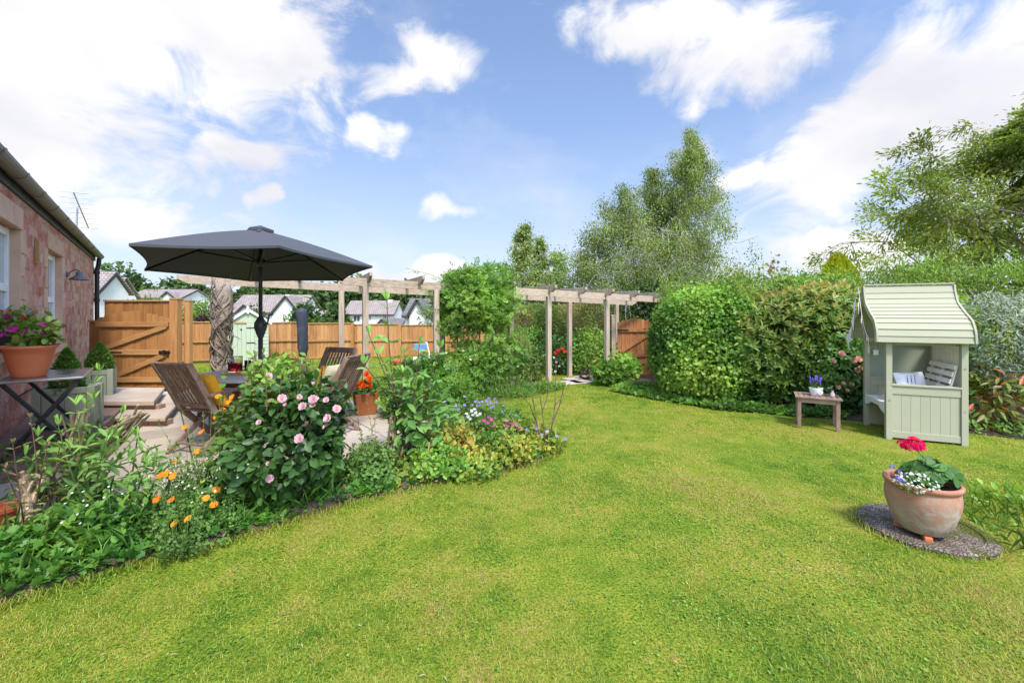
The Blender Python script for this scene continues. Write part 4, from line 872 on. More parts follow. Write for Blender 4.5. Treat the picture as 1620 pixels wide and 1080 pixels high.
# cherry at the right
C1 = np.array([11.6, 9.6, -.1])
branch_tree('cherry_tree', 'large spreading cherry tree over the hedge at the right edge', 'tree', C1, 6.15, lambda f, az: (3.9*(1-f**1.7)+.5)*(1+.2*math.cos(az-3.3)), 66000, 'oval', .092, .038, 'leaf_cherry', 'bark', 111, r0=.17, nprim=56, nsec=10, f0=.22, lean=(.9, .2), elev=(-4, 40), hang=.2, spread=.12, wobble=.05, szc=.5)
# gold conifer
gc = PD(1326, 495, 11.2); gc[2] = 0
t = thing('gold_conifer', 'bright yellow-green conifer tip standing above the hedge', 'tree', gc)
m = MB(); m.tube([gc, gc+[0, 0, 2.7]], [.07, .02], 7); m.build('trunk', 'bark', t)
m = MB(); n = 9000; f = rng.random(n)**.7; th = U(0, 6.283, n); rr = (1.05*(1-f)**.7+.03)*(.75+.25*rng.random(n))*(1+.12*np.sin(th*5)); P = gc+np.column_stack([rr*np.cos(th), rr*np.sin(th), .3+f*2.75]); N = np.column_stack([np.cos(th), np.sin(th), .5+0*th])
leafy(m, 'dia', P, unit(N), .12, .045, .9, 0, .6, .35, 3); m.build('crown', 'leaf_conifer_gold', t)
# street lamp
lY = 25; lp = PD(871, 495, lY); lp[2] = -1.3
t = thing('street_lamp', 'black lantern street lamp rising behind the pergola', 'street lamp', lp)
X_ = lp[0]; zt_ = PD(0, 415, lY)[2]; zl = PD(0, 430, lY)[2]
m = MB(); m.tube([(X_, lY, -1.3), (X_, lY, zl-.1)], [.075, .05], 8); m.lathe([(.12, zl-.35), (.06, zl-.3), (.05, zl-.1), (.10, zl-.06), (.1, zl)], 10, (X_, lY, 0)); m.build('post', 'iron', t)
m = MB(); m.lathe([(.10, zl), (.2, zl+.36)], 6, (X_, lY, 0)); m.build('lantern_glass', 'white_paint', t)
m = MB(); m.lathe([(.24, zl+.36), (.20, zl+.42), (.06, zl+.56), (.03, zl+.66), (.01, zl+.7)], 10, (X_, lY, 0)); m.build('lantern_cap', 'iron', t)
# ================================================================ PERGOLA
dN = np.array([.888, .46]); nN = np.array([-.46, .888])
def NP(t, o=0.0): return np.array([.81, 9.4])+dN*t+nN*o
def bz(t, o=0.0): return 1.965-.028*t-.055*(o > .5)       # underside of the beams; the whole walk drops gently to the right
def tpx(px, o=0.0):
    k = (px-810)/675; a = NP(0, o); return (a[1]*k-a[0])/(dN[0]-dN[1]*k)
OF = 1.0
pg = thing('pergola', 'long weathered timber pergola walk of twin beams and square posts', 'pergola', (*NP(-1), 0))
def beam(o, t0, t1):
    m = MB(); n = 3; hh = .145
    for k in range(n):
        a = t0+(t1-t0)*k/n; b = t0+(t1-t0)*(k+1)/n-.004
        pa, pb = NP(a, o), NP(b, o); q = nN*.028
        za, zb_ = bz(a, o), bz(b, o)
        c0, c1 = (.10 if k == 0 else 0), (.10 if k == n-1 else 0)      # ends cut on the slant
        A = [(*(pa+dN*c0*1.6), za), (*(pb-dN*c1*1.6), zb_), (*pb, zb_+hh*(.55 if c1 else 1e-3)), (*pb, zb_+hh), (*pa, za+hh), (*pa, za+hh*(.55 if c0 else 1e-3))]
        V = np.array(A)-[*q, 0]; m.prism(V, (*(q*2), 0))
    return m.build('beam', 'weathered_beam', pg, bevel=.006)
beam(0, -4.35, 3.62); beam(OF, -6.75, 3.5)
def rafter(t, e0=.32, e1=.3):
    a, b = NP(t, -e0), NP(t, OF+e1); z = bz(t)+.085; h = .15; m = MB(); q = dN*.026; d = unit(b-a)
    A = [(*(a+d*.15), z), (*(b-d*.15), z), (*b, z+h*.6), (*b, z+h), (*a, z+h), (*a, z+h*.55)]
    m.prism(np.array(A)-[*q, 0], (*(q*2), 0)); m.build('rafter', 'weathered', pg, bevel=.006)
for px in (587, 670, 745, 815, 880, 928, 971, 1011, 1048): rafter(tpx(px, -.32))
for t_ in (-5.6, -4.9): rafter(t_, e0=-OF+.25 if t_ < -4.5 else .3)
def ppost(px, o, w_=.1, z0=-.05):
    t = tpx(px, o); p = NP(t, o); m = MB(); m.box(-w_/2, w_/2, -w_/2, w_/2, z0, bz(t, o)-.002, rot=rotz(.478), at=(p[0], p[1], 0)); m.build('post', 'weathered', pg, bevel=.008)
    m = MB(); return p, t
for px in (578, 690, 808, 868, 960): ppost(px, 0)
for px in (540, 700, 901, 975): ppost(px, OF)
# the old post smothered by twisting bare stems
vt = NP(-6.12, OF); vp = thing('vine_wrapped_post', 'thick pale post smothered by twisting bare wisteria stems', 'vine post', (*vt, .1))
zt_ = bz(-6.1); m = MB()
u = np.linspace(0, 1, 16); P = np.column_stack([vt[0]+.02*np.sin(u*9), vt[1]+.02*np.cos(u*7), .1+(zt_-.12)*u])
m.tube(P, .125+.03*np.sin(u*11)+.05*np.exp(-u*9)+.02*(u > .85), 12); m.build('trunk', 'bark_vine', vp, smooth=True)
m = MB(); g = np.random.default_rng(5)
for k in range(80):
    z0 = g.uniform(.08, 1.6); z1 = min(zt_+.1, z0+g.uniform(.3, 1.1)); n = 14; u = np.linspace(0, 1, n); th = g.uniform(0, 6.28)+g.choice([-1, 1])*g.uniform(1.2, 5)*u
    rr = g.uniform(.125, .165)+.02*np.sin(u*3.14)*g.random()+.008*np.sin(u*20+k); P = np.column_stack([vt[0]+rr*np.cos(th), vt[1]+rr*np.sin(th), z0+(z1-z0)*u])
    m.tube(P, g.uniform(.007, .019)*(1-.5*u), 6)
for k in range(70):
    z0 = g.uniform(.3, zt_+.1); th = g.uniform(0, 6.28); a = np.array([vt[0]+.15*math.cos(th), vt[1]+.15*math.sin(th), z0]); d = np.array([math.cos(th+g.normal()*.6), math.sin(th+g.normal()*.6), g.normal()*.7+.1])*g.uniform(.06, .2)
    m.tube([a, a+d*.6+[0, 0, .01], a+d+[0, 0, -.02]], [.004, .003, .0015], 4, cap=False)
m.build('stems', 'vine_stem', vp, smooth=True)

# ================================================================ PATIO FURNITURE
PZ = .1
TC = np.array([-3.2, 5.43])
tb = thing('oval_table', 'weathered grey oval wooden garden table under the parasol', 'table', (*TC, PZ), R(6))
m = MB(); n = 40
def ell(a, b, z): th = np.arange(n)/n*6.283; return np.column_stack([a*np.cos(th), b*np.sin(th), np.full(n, z)])
m.prism(ell(.84, .54, .69), (0, 0, .035)); m.build('table_top', 'teak_grey', tb, bevel=.008, world=False)
m = MB()
for x, y in ((.42, .26), (-.42, .26), (.42, -.26), (-.42, -.26)):
    m2 = MB(); m2.box(x-.035, x+.035, y-.035, y+.035, 0, .62); m2.build('leg', 'teak_dark', tb, bevel=.004, world=False)
for y in (.26, -.26): m.box(-.385, .385, y-.012, y+.012, .6, .688)
for x in (.42, -.42): m.box(x-.012, x+.012, -.225, .225, .6, .688)
m.build('apron', 'teak_dark', tb, bevel=.003, world=False)
def make_chair(label, loc, rot, group='folding wooden garden chairs around the oval table'):
    t = thing('folding_chair', label, 'chair', loc, rot, group)
    def part(nm, fn, bev=.004): m = MB(); fn(m); return m.build(nm, 'teak_dark', t, bevel=bev, world=False)
    for s in (-1, 1):
        x = s*.245
        def stile(m):      # back upright running down to the front foot
            P = [(x, -.44, .98), (x, -.34, .80), (x, -.17, .45), (x, .26, .0)]
            for k in range(3): m.bar(P[k], P[k+1], .036, .06, up=(0, 1, .5))
        part('back_leg', stile)
        part('front_leg', lambda m: (m.bar((x*.86, .22, .43), (x*.86, -.34, 0), .03, .05, up=(0, 1, 1))))
        def arm(m):
            P = [(x+s*.035, -.26, .63), (x+s*.05, -.05, .655), (x+s*.05, .16, .65), (x+s*.045, .27, .615)]
            for k in range(3): m.bar(P[k], P[k+1], .06, .03)
            m.bar((x+s*.045, .14, .63), (x+s*.02, .04, .3), .032, .04, up=(0, 1, .3))
        part('armrest', arm)
    part('top_rail', lambda m: m.bar((-.262, -.435, .955), (.262, -.435, .955), .075, .028, up=(0, 1, .5)))
    part('bottom_rail', lambda m: m.bar((-.226, -.19, .50), (.226, -.19, .50), .05, .026, up=(0, 1, .5)))
    def slats(m):
        for k in range(8):
            xx = -.19+k*.38/7; P = [(xx, -.42, .915), (xx*1.02, -.355, .80), (xx*1.02, -.28, .66), (xx, -.195, .51)]
            for q in range(3): m.bar(P[q], P[q+1], .027, .013, up=(0, 1, .5))
    part('backrest', slats, 0)
    def seat(m):
        for k in range(8): yy = -.16+k*.055; m.box(-.235, .235, yy, yy+.043, .425-.02*math.sin(k/7*3.14), .443-.02*math.sin(k/7*3.14))
    part('seat', seat, 0)
    part('stretcher', lambda m: m.bar((-.2, -.25, .1), (.2, -.25, .1), .025, .025))
    return t
def chair_at(label, top, face):
    face = unit(np.array(face, float)); c = np.array(top)+face*.44; return make_chair(label, (c[0], c[1], PZ), math.atan2(-face[0], face[1]))
ch1 = chair_at('dark wooden chair nearest the steps, a yellow cushion showing past its back', (-3.50, 4.38), (.30, .955))
ch2 = chair_at('wooden chair at the table end holding the cream cushion', (-1.88, 5.22), (-.98, .19))
ch3 = chair_at('wooden chair at the far side of the table, mostly behind the cream-cushioned one', (-2.52, 6.3), (-.35, -.94))
def cushion(name, label, mat, ctr, wd, ht, th, rot, tilt, group=None, tufts=False):
    m = MB(); n = 14; u = np.linspace(-1, 1, n); A, B = np.meshgrid(u, u); prof = (np.clip(1-np.abs(A)**3.2, 0, 1)*np.clip(1-np.abs(B)**3.2, 0, 1))**.5
    k = 1-.07*(1-np.abs(A))*(np.abs(B) > .99)-.0; kx = A*wd/2*(1-.06*(1-B*B)); kz = B*ht/2*(1-.06*(1-A*A))
    i = np.arange(n-1)[:, None]*n; j = np.arange(n-1)[None]; F = np.stack([i+j, i+j+1, i+n+j+1, i+n+j], -1).reshape(-1, 4)
    for s in (1, -1):
        V = np.stack([kx, s*prof*th/2, kz], -1).reshape(-1, 3); V[:, 1] += .008*pnoise(V, 14, 3); m.add(V, F, .5)
    if tufts:
        g = np.random.default_rng(3)
        for k in range(60):
            a, b = g.uniform(-.9, .9, 2); c = np.array([a*wd/2, g.choice([-1, 1])*th*.42, b*ht/2]); m.lathe([(.001, -.02), (.02, -.014), (.028, 0), (.02, .014), (.001, .02)], 6, c)
    o = m.build(name, mat, None, smooth=True, world=False); o.location = ctr; o.rotation_euler = (tilt, 0, rot); return tag(o, label, 'cushion', group)
c = np.array(ch1.location); f1 = unit(np.array([.30, .955]))
cushion('cushion', 'mustard yellow knitted cushion leaning in the dark chair nearest the steps', 'yellow_fabric', (c[0]-f1[0]*.13+f1[1]*.10, c[1]-f1[1]*.13-f1[0]*.10, PZ+.66), .43, .43, .13, ch1.rotation_euler.z, R(25))
c = np.array(ch2.location); f2 = unit(np.array([-.98, .19]))
cushion('cushion', 'cream ribbed cushion on the chair at the table end', 'cream_fabric', (c[0]-f2[0]*.08, c[1]-f2[1]*.08, PZ+.68), .42, .42, .13, ch2.rotation_euler.z, R(24))
cushion('cushion', 'mustard pompom cushion in front of the cream one', 'yellow_fabric', (c[0]+f2[0]*.08, c[1]+f2[1]*.08, PZ+.65), .40, .38, .13, ch2.rotation_euler.z, R(24), tufts=True)
# things on the table
tz = PZ+.725; jp = np.array([-3.60, 5.55])
o = MB(); o.lathe([(.20, 0), (.215, .012), (.205, .014), (.19, .006), (.0005, .006)], 32, (0, 0, 0)); o = o.build('tray', 'orange_glaze', None, smooth=False); o.location = (jp[0]+.10, jp[1]-.04, tz+.001); tag(o, 'round orange tray under the jug on the oval table', 'tray')
jg = thing('glass_jug', 'clear glass jug of red drink with a curled handle on the table', 'jug', (jp[0], jp[1], tz+.009))
m = MB(); m.lathe([(.078, 0), (.082, .01), (.084, .19), (.088, .20), (.083, .20), (.079, .19), (.077, .014), (.0005, .012)], 28); m.build('body', 'clear_glass', jg, smooth=True, world=False)
m = MB(); m.lathe([(.0005, .0145), (.0755, .0145), (.0758, .125), (.0005, .125)], 28); m.build('drink', 'red_juice', jg, smooth=False, world=False)
m = MB(); th = np.linspace(-1.9, 1.9, 12); m.tube(np.column_stack([-.088-.055*np.cos(th)*.9+.02, 0*th, .11+.07*np.sin(th)]), .010, 8); m.build('handle', 'clear_glass', jg, smooth=True, world=False)
o = MB(); o.lathe([(.034, 0), (.036, .006), (.038, .15), (.036, .15), (.033, .008), (.0005, .007)], 20); o = o.build('tumbler', 'clear_glass', None, smooth=True); o.location = (jp[0]+.2, jp[1]-.06, tz+.016); tag(o, 'empty clear glass tumbler on the tray beside the jug', 'glass')

# the open parasol: an oblong six-ribbed canopy
ps = thing('parasol', 'large open dark grey six-sided parasol over the oval table', 'parasol', (*TC, PZ))
zr_, za_, zrun = 2.17, 2.66, 2.24
hv = np.array([(.06, -1.935), (1.23, -1.84), (1.51, -.257), (.30, 1.89), (-1.376, 2.03), (-1.577, .11)])
apex = np.array([*TC, za_]); tipz = [np.array([*(TC+v), zr_]) for v in hv]
m = MB(); na, nb_ = 10, 10
def cpt(k, a, b, dz=0.0):
    A, B = tipz[k], tipz[(k+1) % 6]; e = A+(B-A)*b; p = apex+(e-apex)*a
    sag = 4*b*(1-b); p = p+np.array([*(apex[:2]-p[:2])*.055*sag*a, -.035*sag*a*(1-a)*2-.0+.05*math.sin(math.pi*a)*.5]); p[2] += dz; return p
for dz in (0.0, -.004):
    for k in range(6):
        V = [cpt(k, max(.001, i/na), j/nb_, dz) for i in range(na+1) for j in range(nb_+1)]
        m.add(V, [(i*(nb_+1)+j, i*(nb_+1)+j+1, (i+1)*(nb_+1)+j+1, (i+1)*(nb_+1)+j) for i in range(na) for j in range(nb_)], .5)
for k in range(6):                      # hem
    for j in range(nb_):
        a, b = cpt(k, 1, j/nb_), cpt(k, 1, (j+1)/nb_); m.add([a, b, b-[0, 0, .022], a-[0, 0, .022]], [(0, 1, 2, 3)], .5)
cn_ = m.build('canopy', 'fabric_grey', ps, smooth=True)
m = MB()
V = [apex+[0, 0, .055]]; 
for k in range(6): q = apex+(tipz[k]-apex)*.125; V.append(q+[0, 0, .045])
m.add(V, [(0, 1+k, 1+(k+1) % 6) for k in range(6)], .4)
m.add([v for v in V[1:]]+[v-[0, 0, .035] for v in V[1:]], [(k, (k+1) % 6, 6+(k+1) % 6, 6+k) for k in range(6)], .4)
m.build('vent_cap', 'fabric_grey', ps)
m = MB()
for (k, a, b) in ((5, .42, .45), (0, .30, .8)):     # the little fabric ties lying on top
    q, q2 = cpt(k, a, b), cpt(k, a*.78, b+.05); m.bar(q+[0, 0, .008], q2+[0, 0, .012], .03, .014)
m.build('tie', 'fabric_grey', ps)
for k in range(6):
    m = MB(); P = [apex-[0, 0, .03]]+[cpt(k, a, 0)-[0, 0, .024] for a in (.25, .5, .75, .99)]; m.tube(P, .014, 6); m.build('rib', 'rib_black', ps, smooth=True)
    m = MB(); m.tube([(*TC, zrun), cpt(k, .52, 0)-[0, 0, .04]], .010, 6); m.build('strut', 'rib_black', ps, smooth=True)
m = MB(); m.tube([(*TC, .12), (*TC, 1.4)], .028, 14); m.tube([(*TC, 1.4), (*TC, za_)], .023, 14); m.build('pole', 'pole_grey', ps, smooth=True)
m = MB(); m.lathe([(.03, -.05), (.05, -.03), (.055, .03), (.03, .06)], 14, (*TC, zrun)); m.build('runner', 'pole_grey', ps, smooth=True)
ck = np.array([TC[0], TC[1], 1.42]); m = MB(); m.lathe([(.032, -.13), (.045, -.10), (.075, .0), (.07, .06), (.045, .10), (.03, .13)], 16, ck); m.build('crank_box', 'pole_grey', ps, smooth=True)
m = MB(); m.tube([ck+[.05, -.03, .02], ck+[.12, -.06, .04], ck+[.15, -.07, .15], ck+[.2, -.08, .165]], .011, 8); m.build('crank_handle', 'pole_grey', ps, smooth=True)
m = MB(); m.lathe([(.26, .0), (.27, .02), (.24, .06), (.05, .09), (.04, .28), (.033, .29)], 24, (*TC, PZ)); m.build('base', 'pole_grey', ps)

# bistro table by the wall
bt0 = np.array([-4.16, 4.13]); ux, uy = np.array([-.641, .768]), np.array([-.768, -.641])   # along the wall, into the wall
bc = bt0+ux*.43+uy*.275
bt = thing('folding_metal_table', 'small folding table with shiny metal top and black crossed legs by the cottage', 'table', (*bc, .26), wa)
m = MB(); m.box(-.44, .44, -.285, .285, .703, .728); m.build('table_top', 'table_metal', bt, bevel=.006, world=False)
for x in (-.38, .38):
    for s in (-1, 1):
        m = MB(); m.bar((x-s*.018, -.25*s, .70), (x-s*.018, .25*s, .0), .03, .045, up=(1, 0, 0)); m.build('leg', 'iron', bt, bevel=.003, world=False)
m = MB()
for y, z in ((-.16, .56), (.16, .56), (-.2, .08), (.2, .08)): m.tube([(-.38, y, z), (.38, y, z)], .010, 8)
m.build('stretcher', 'iron', bt, world=False)
for x in (-.38, .38): m = MB(); m.tube([(x-.05, 0, .35), (x+.05, 0, .35)], .013, 8); m.build('pivot', 'iron', bt, world=False)
pc = np.array([-4.66, 4.12]); pz_ = .26+.729
pt = thing('plastic_flower_pot', 'bright orange plastic flower pot on the metal table', 'pot', (*pc, pz_))
m = MB(); m.lathe([(r_*.74, z_) for r_, z_ in ((.15, 0), (.155, .006), (.178, .06), (.18, .066), (.225, .215), (.228, .223), (.232, .226), (.24, .262), (.265, .272), (.27, .295), (.255, .30), (.238, .27), (.22, .25))], 48); m.build('bowl', 'terracotta_plastic', pt, smooth=False, world=False)
for p_ in pt.children: p_.data.polygons.foreach_set('use_smooth', np.ones(len(p_.data.polygons), bool))
m = MB(); m.lathe([(.163, .255), (.08, .27), (.001, .272)], 24); m.build('compost', 'soil', pt, world=False)
def petunia(name, label, c, z, r, mat, n=260, nf=8, seed=1, h=.25, cat='flowers', fs=.085, lw=.05):
    t = thing(name, label, cat, (c[0], c[1], z)); m, s, f = MB(), MB(), MB(); g = np.random.default_rng(seed)
    for k in range(16):
        a = g.uniform(0, 6.28); q = np.array([c[0]+r*.5*math.cos(a)*g.random(), c[1]+r*.5*math.sin(a)*g.random(), z]); e = np.array([c[0]+r*math.cos(a)*g.uniform(.4, 1.15), c[1]+r*math.sin(a)*g.uniform(.4, 1.15), z+h*g.uniform(.15, 1.0)])
        s.tube([q, (q+e)/2+[0, 0, .05], e], [.005, .004, .002], 4, cap=False); v = np.linspace(.25, 1, n//16)[:, None]; P = q+(e-q)*v+g.normal(size=(len(v), 3))*.018+[0, 0, .03]
        m.leaves('oval', P, rdir(len(P))*.8+[0, 0, .25], rdir(len(P))*.5+[0, 0, 1], U(.05, .085, len(P)), lw, U(0, 1, len(P)))
    m.build('leaves', 'leaf_rose_top', t); s.build('stems', 'stem_green', t)
    P = np.array([[c[0]+r*math.cos(a)*q, c[1]+r*math.sin(a)*q, z+h*g.uniform(.35, 1.0)] for a, q in zip(g.uniform(0, 6.28, nf), g.uniform(.3, 1.1, nf))]); P[:, 1] -= .03
    for q in P:
        f = MB(); fc = unit(np.array([.15, -.85, .5])+rng.normal(size=3)*.3)
        flowers(f, 'cup', [q], fs, face=fc, jit=.1)
        f.build('flower', mat, t)
    return t
petunia('petunia_plant', 'trailing plant with magenta blooms in the bright orange pot', pc+[.05, 0], pz_+.27, .19, 'petal_magenta', n=300, nf=9, seed=4, h=.24, fs=.075)
# window box
q = WINS[0]; wx = thing('window_box', 'black window box fixed under the nearer cottage window', 'window box', W(4.72, .10, 1.24), wa)
m = MB(); m.box(-.45, .3, -.085, .085, 0, .15); m.build('trough', 'plastic_black', wx, bevel=.01, world=False)
m = MB(); m.box(-.43, .28, -.07, .07, .151, .158); m.build('compost', 'soil', wx, world=False)
for k, (Y, mt, lb) in enumerate([(4.02, 'petal_pinkpale', 'pink geranium heads in the window box, the nearest of the row'), (4.25, 'petal_red', 'red geranium heads in the middle of the window box'), (4.5, 'petal_violet', 'violet trailing flowers at the far end of the window box'), (3.84, 'petal_magenta', 'magenta blooms at the frame edge of the window box')]):
    p = W(Y+.45, .10, 1.4); petunia('geranium_plant', lb, p[:2], 1.395, .14, mt, n=120, nf=22, seed=20+k, h=.22, fs=.045, lw=.045)

# planters with clipped box
def planter(label, c, rot, lx, ly, h, z):
    t = thing('wooden_planter', label, 'planter', (c[0], c[1], z), rot)
    m = MB(); nb = max(3, int(lx/.1))
    for s in (-1, 1):
        for k in range(nb): x0 = -lx/2+.04+k*(lx-.08)/nb; m.box(x0+.002, x0+(lx-.08)/nb-.002, s*ly/2-.012, s*ly/2+.012, .05, h-.05)
        m.box(s*lx/2-.012, s*lx/2+.012, -ly/2+.02, ly/2-.02, .05, h-.05)
    m.build('panel', 'sage_planter', t, world=False)
    m = MB()
    for x in (-lx/2, lx/2):
        for y in (-ly/2, ly/2): m.box(x-.035, x+.035, y-.035, y+.035, 0, h+.01)
    for y in (-ly/2, ly/2): m.box(-lx/2+.035, lx/2-.035, y-.022, y+.022, h-.07, h); m.box(-lx/2+.035, lx/2-.035, y-.022, y+.022, .04, .1)
    for x in (-lx/2, lx/2): m.box(x-.022, x+.022, -ly/2+.035, ly/2-.035, h-.07, h); m.box(x-.022, x+.022, -ly/2+.035, ly/2-.035, .04, .1)
    m.build('frame', 'sage_planter', t, bevel=.004, world=False)
    m = MB(); m.box(-lx/2+.03, lx/2-.03, -ly/2+.03, ly/2-.03, h-.1, h-.05); m.build('compost', 'soil', t, world=False)
    return t
planter('long sage green planter box under the cottage wall, behind the metal table', (-5.24, 5.05), .5, .46, .24, .47, .26)
planter('smaller sage green planter box between the long one and the steps', (-6.26, 6.5), .6, .24, .24, .5, .24)
def box_ball(label, c, z, r, h, seed):
    t = thing('clipped_box_plant', label, 'topiary', (c[0], c[1], z)); m = MB(); m.tube([(c[0], c[1], z), (c[0], c[1], z+h*.6)], .015, 6); m.build('stem', 'twig', t)
    m = MB(); n = 2600; f = rng.random(n); th = U(0, 6.283, n); rr = r*np.clip(1.15*(1-f**1.9), .02, 1)*(1-.35*rng.random(n)**2); P = np.column_stack([c[0]+rr*np.cos(th), c[1]+rr*np.sin(th), z+.01+f*h]); N = np.column_stack([np.cos(th), np.sin(th), f])
    leafy(m, 'dia', P, unit(N), .035, .022, .5, 0, .7, .8, seed); m.build('foliage', 'leaf_box', t)
box_ball('conical clipped box plant in the long planter', (-5.26, 5.04), .66, .14, .50, 1)
box_ball('pointed clipped box plant beside the drainpipe in the smaller planter', (-6.3, 6.52), .7, .15, .42, 2)

# square rusty pot with begonias
pb = np.array([-2.2, 6.4]); t = thing('square_pot', 'square rust brown pot on the patio behind the brown chairs', 'pot', (*pb, PZ), .5)
m = MB(); m.add([(-.13, -.13, 0), (.13, -.13, 0), (.13, .13, 0), (-.13, .13, 0), (-.17, -.17, .32), (.17, -.17, .32), (.17, .17, .32), (-.17, .17, .32), (-.145, -.145, .32), (.145, -.145, .32), (.145, .145, .32), (-.145, .145, .32), (-.13, -.13, .27), (.13, -.13, .27), (.13, .13, .27), (-.13, .13, .27)],
 [(3, 2, 1, 0)]+[(k, (k+1) % 4, 4+(k+1) % 4, 4+k) for k in range(4)]+[(4+k, 4+(k+1) % 4, 8+(k+1) % 4, 8+k) for k in range(4)]+[(8+k, 8+(k+1) % 4, 12+(k+1) % 4, 12+k) for k in range(4)]+[(12, 13, 14, 15)]); m.build('body', 'terracotta_dark', t, bevel=.006, world=False)
t = thing('begonia_plant', 'flame orange begonia blooms in the square rust pot', 'flowers', (*pb, PZ+.3)); m, f = MB(), MB(); P, N = blob(120, (*pb, PZ+.36), (.16, .16, .12), 7); leafy(m, 'round', P, N, .07, .06); m.build('leaves', 'leaf_pelargonium', t)
for dx, dyy, dz in ((-.02, -.12, .14), (.05, -.08, .27), (.10, -.10, .2), (-.08, -.14, .10), (.03, -.15, .11), (.1, -.1, .1)): f = MB(); rosehead(f, np.array([pb[0]+dx, pb[1]+dyy, PZ+.32+dz]), .055, (0, -.8, .5)); f.build('flower', 'petal_flame', t)
# bits by the far fence
p = np.array([PX(665, 13.6), 13.6, 0]); t = thing('toy_easel', 'small blue and white plastic toy standing by the far fence', 'toy', p)
m = MB(); m.box(p[0]-.2, p[0]-.06, 13.55, 13.6, .42, .62); m.box(p[0]+.0, p[0]+.2, 13.55, 13.6, .36, .62); m.build('blue_panels', 'toy_blue', t, bevel=.02)
m = MB(); m.tube([(p[0]-.02, 13.64, 0), (p[0]-.02, 13.62, .66), (p[0]+.2, 13.62, .66), (p[0]+.27, 13.66, .3), (p[0]+.27, 13.7, 0)], .025, 8); m.build('frame', 'white_paint', t)
o = MB(); o.lathe([(.001, 0), (.07, .025), (.11, .09), (.115, .12), (.1, .175), (.06, .22), (.001, .235)], 18); o = o.build('toy_ball', 'white_paint', None, smooth=True); o.location = (p[0]-.1, 13.35, .0); tag(o, 'white ball lying before the blue toy', 'ball')
o = MB(); o.lathe([(.14, 0), (.2, .02), (.25, .16), (.235, .17), (.001, .15)], 20); o = o.build('shallow_bowl', 'toy_red', None, smooth=True); p = G(634, 575); o.location = (PX(634, 13.2), 13.2, 0); tag(o, 'shallow red bowl on the grass at the far fence', 'bowl')

# ================================================================ ARBOUR SEAT
A0 = np.array([4.736, 5.40]); aa = math.atan2(-.391, .92); Ra = rotz(aa)
ab = thing('arbour_seat', 'sage green garden arbour seat with ogee boarded roof on the right', 'arbour', (*A0, 0), aa)
def AW(x, y, z): return Ra @ np.array([x, y, z])+np.array([*A0, 0])
DX, WY, EZ = .78, .80, 1.25
def apart(nm, mat, fn, bev=.003, parent=None, **kw): m = MB(); fn(m); return m.build(nm, mat, parent or ab, bevel=bev, world=False, **kw)
pw = .062
for x in (0, DX-pw):
    for y in (0, WY-pw): apart('post', 'sage', lambda m: m.box(x, x+pw, y, y+pw, 0, EZ))
for y0, nm in ((.012, 'near'), (WY-.05, 'far')):
    def pan(m):
        n = 7; x0, x1 = pw+.002, DX-pw-.002; d = (x1-x0)/n
        for k in range(n): m.box(x0+k*d+.0012, x0+(k+1)*d-.0012, y0+.008, y0+.026, .11, .58)
    apart('side_panel', 'sage', pan, 0)
    apart('side_rail', 'sage', lambda m: m.box(pw, DX-pw, y0-.002, y0+.036, .58, .682)); apart('side_rail', 'sage', lambda m: m.box(pw, DX-pw, y0-.002, y0+.036, .03, .112))
    apart('ledge', 'sage', lambda m: m.box(pw-.012, DX-pw+.004, y0-.016, y0+.055, .683, .703))
apart('far_screen', 'sage_inside', lambda m: m.box(pw, DX-pw, WY-.045, WY-.025, .704, 1.16), .002)
apart('far_rail', 'sage', lambda m: m.box(pw, DX-pw, WY-.05, WY-.015, 1.16, 1.2), .002)
def backp(m):
    n = 8; d = (WY-2*pw)/n
    for k in range(n): m.box(DX-.045, DX-.028, pw+k*d+.001, pw+(k+1)*d-.001, .05, EZ)
apart('back_panel', 'cream', backp, .002)
apart('seat', 'cream', lambda m: [m.box(.03+k*.105, .03+k*.105+.095, .05, WY-.05, .425, .447) for k in range(5)])
def apron(m):
    n = 24; top = [(.005, .06+(WY-.12)*k/n, .447) for k in range(n+1)]
    def low(u): return .447-.045-.085*abs(math.cos(math.pi*u))**1.0*(1 if True else 0)+.02*abs(math.sin(3*math.pi*u))-.0
    bot = [(.005, .06+(WY-.12)*k/n, .447-.05-.085*(2*abs(k/n-.5))**1.6-.018*abs(math.sin(math.pi*3*k/n))) for k in range(n, -1, -1)]
    m.prism(top+bot, (.022, 0, 0))
apart('seat_apron', 'cream', apron, .003)
def brest(m):
    for k in range(6):
        u = k/5; x, z = .60+.11*u, .50+.43*u; m.bar((x, .075, z), (x, WY-.1, z), .062, .016, up=(.97, 0, -.25))
    for y in (.10, WY*.5, WY-.15): m.bar((.622, y, .46), (.735, y, .955), .03, .018, up=(1, 0, 0))
def brest(m):
    d = unit(np.array([.11, 0, .45]))
    for k in range(6):
        u = k/5; c = np.array([.58+.11*u, 0, .505+.43*u]); m.bar(c+[0, .075, 0], c+[0, WY-.12, 0], .058, .016, up=(.97, 0, -.235)) if False else m.add(
            np.array([c+[0, yy, 0]+d*s1*.029+np.array([.97, 0, -.235])*s2*.008 for yy in (.075, WY-.12) for s1, s2 in ((-1, -1), (1, -1), (1, 1), (-1, 1))]), [(0, 1, 2, 3), (7, 6, 5, 4), (0, 4, 5, 1), (1, 5, 6, 2), (2, 6, 7, 3), (3, 7, 4, 0)])
    for y in (.10, WY*.46, WY-.16): m.bar((.60, y, .455), (.715, y, .955), .04, .016, up=(1, 0, -.25))
apart('backrest', 'cream', brest, .002)
PF = [(0, 0), (.05, .15), (.17, .33), (.5, .50), (.84, .64), (.98, .82), (1, 1)]
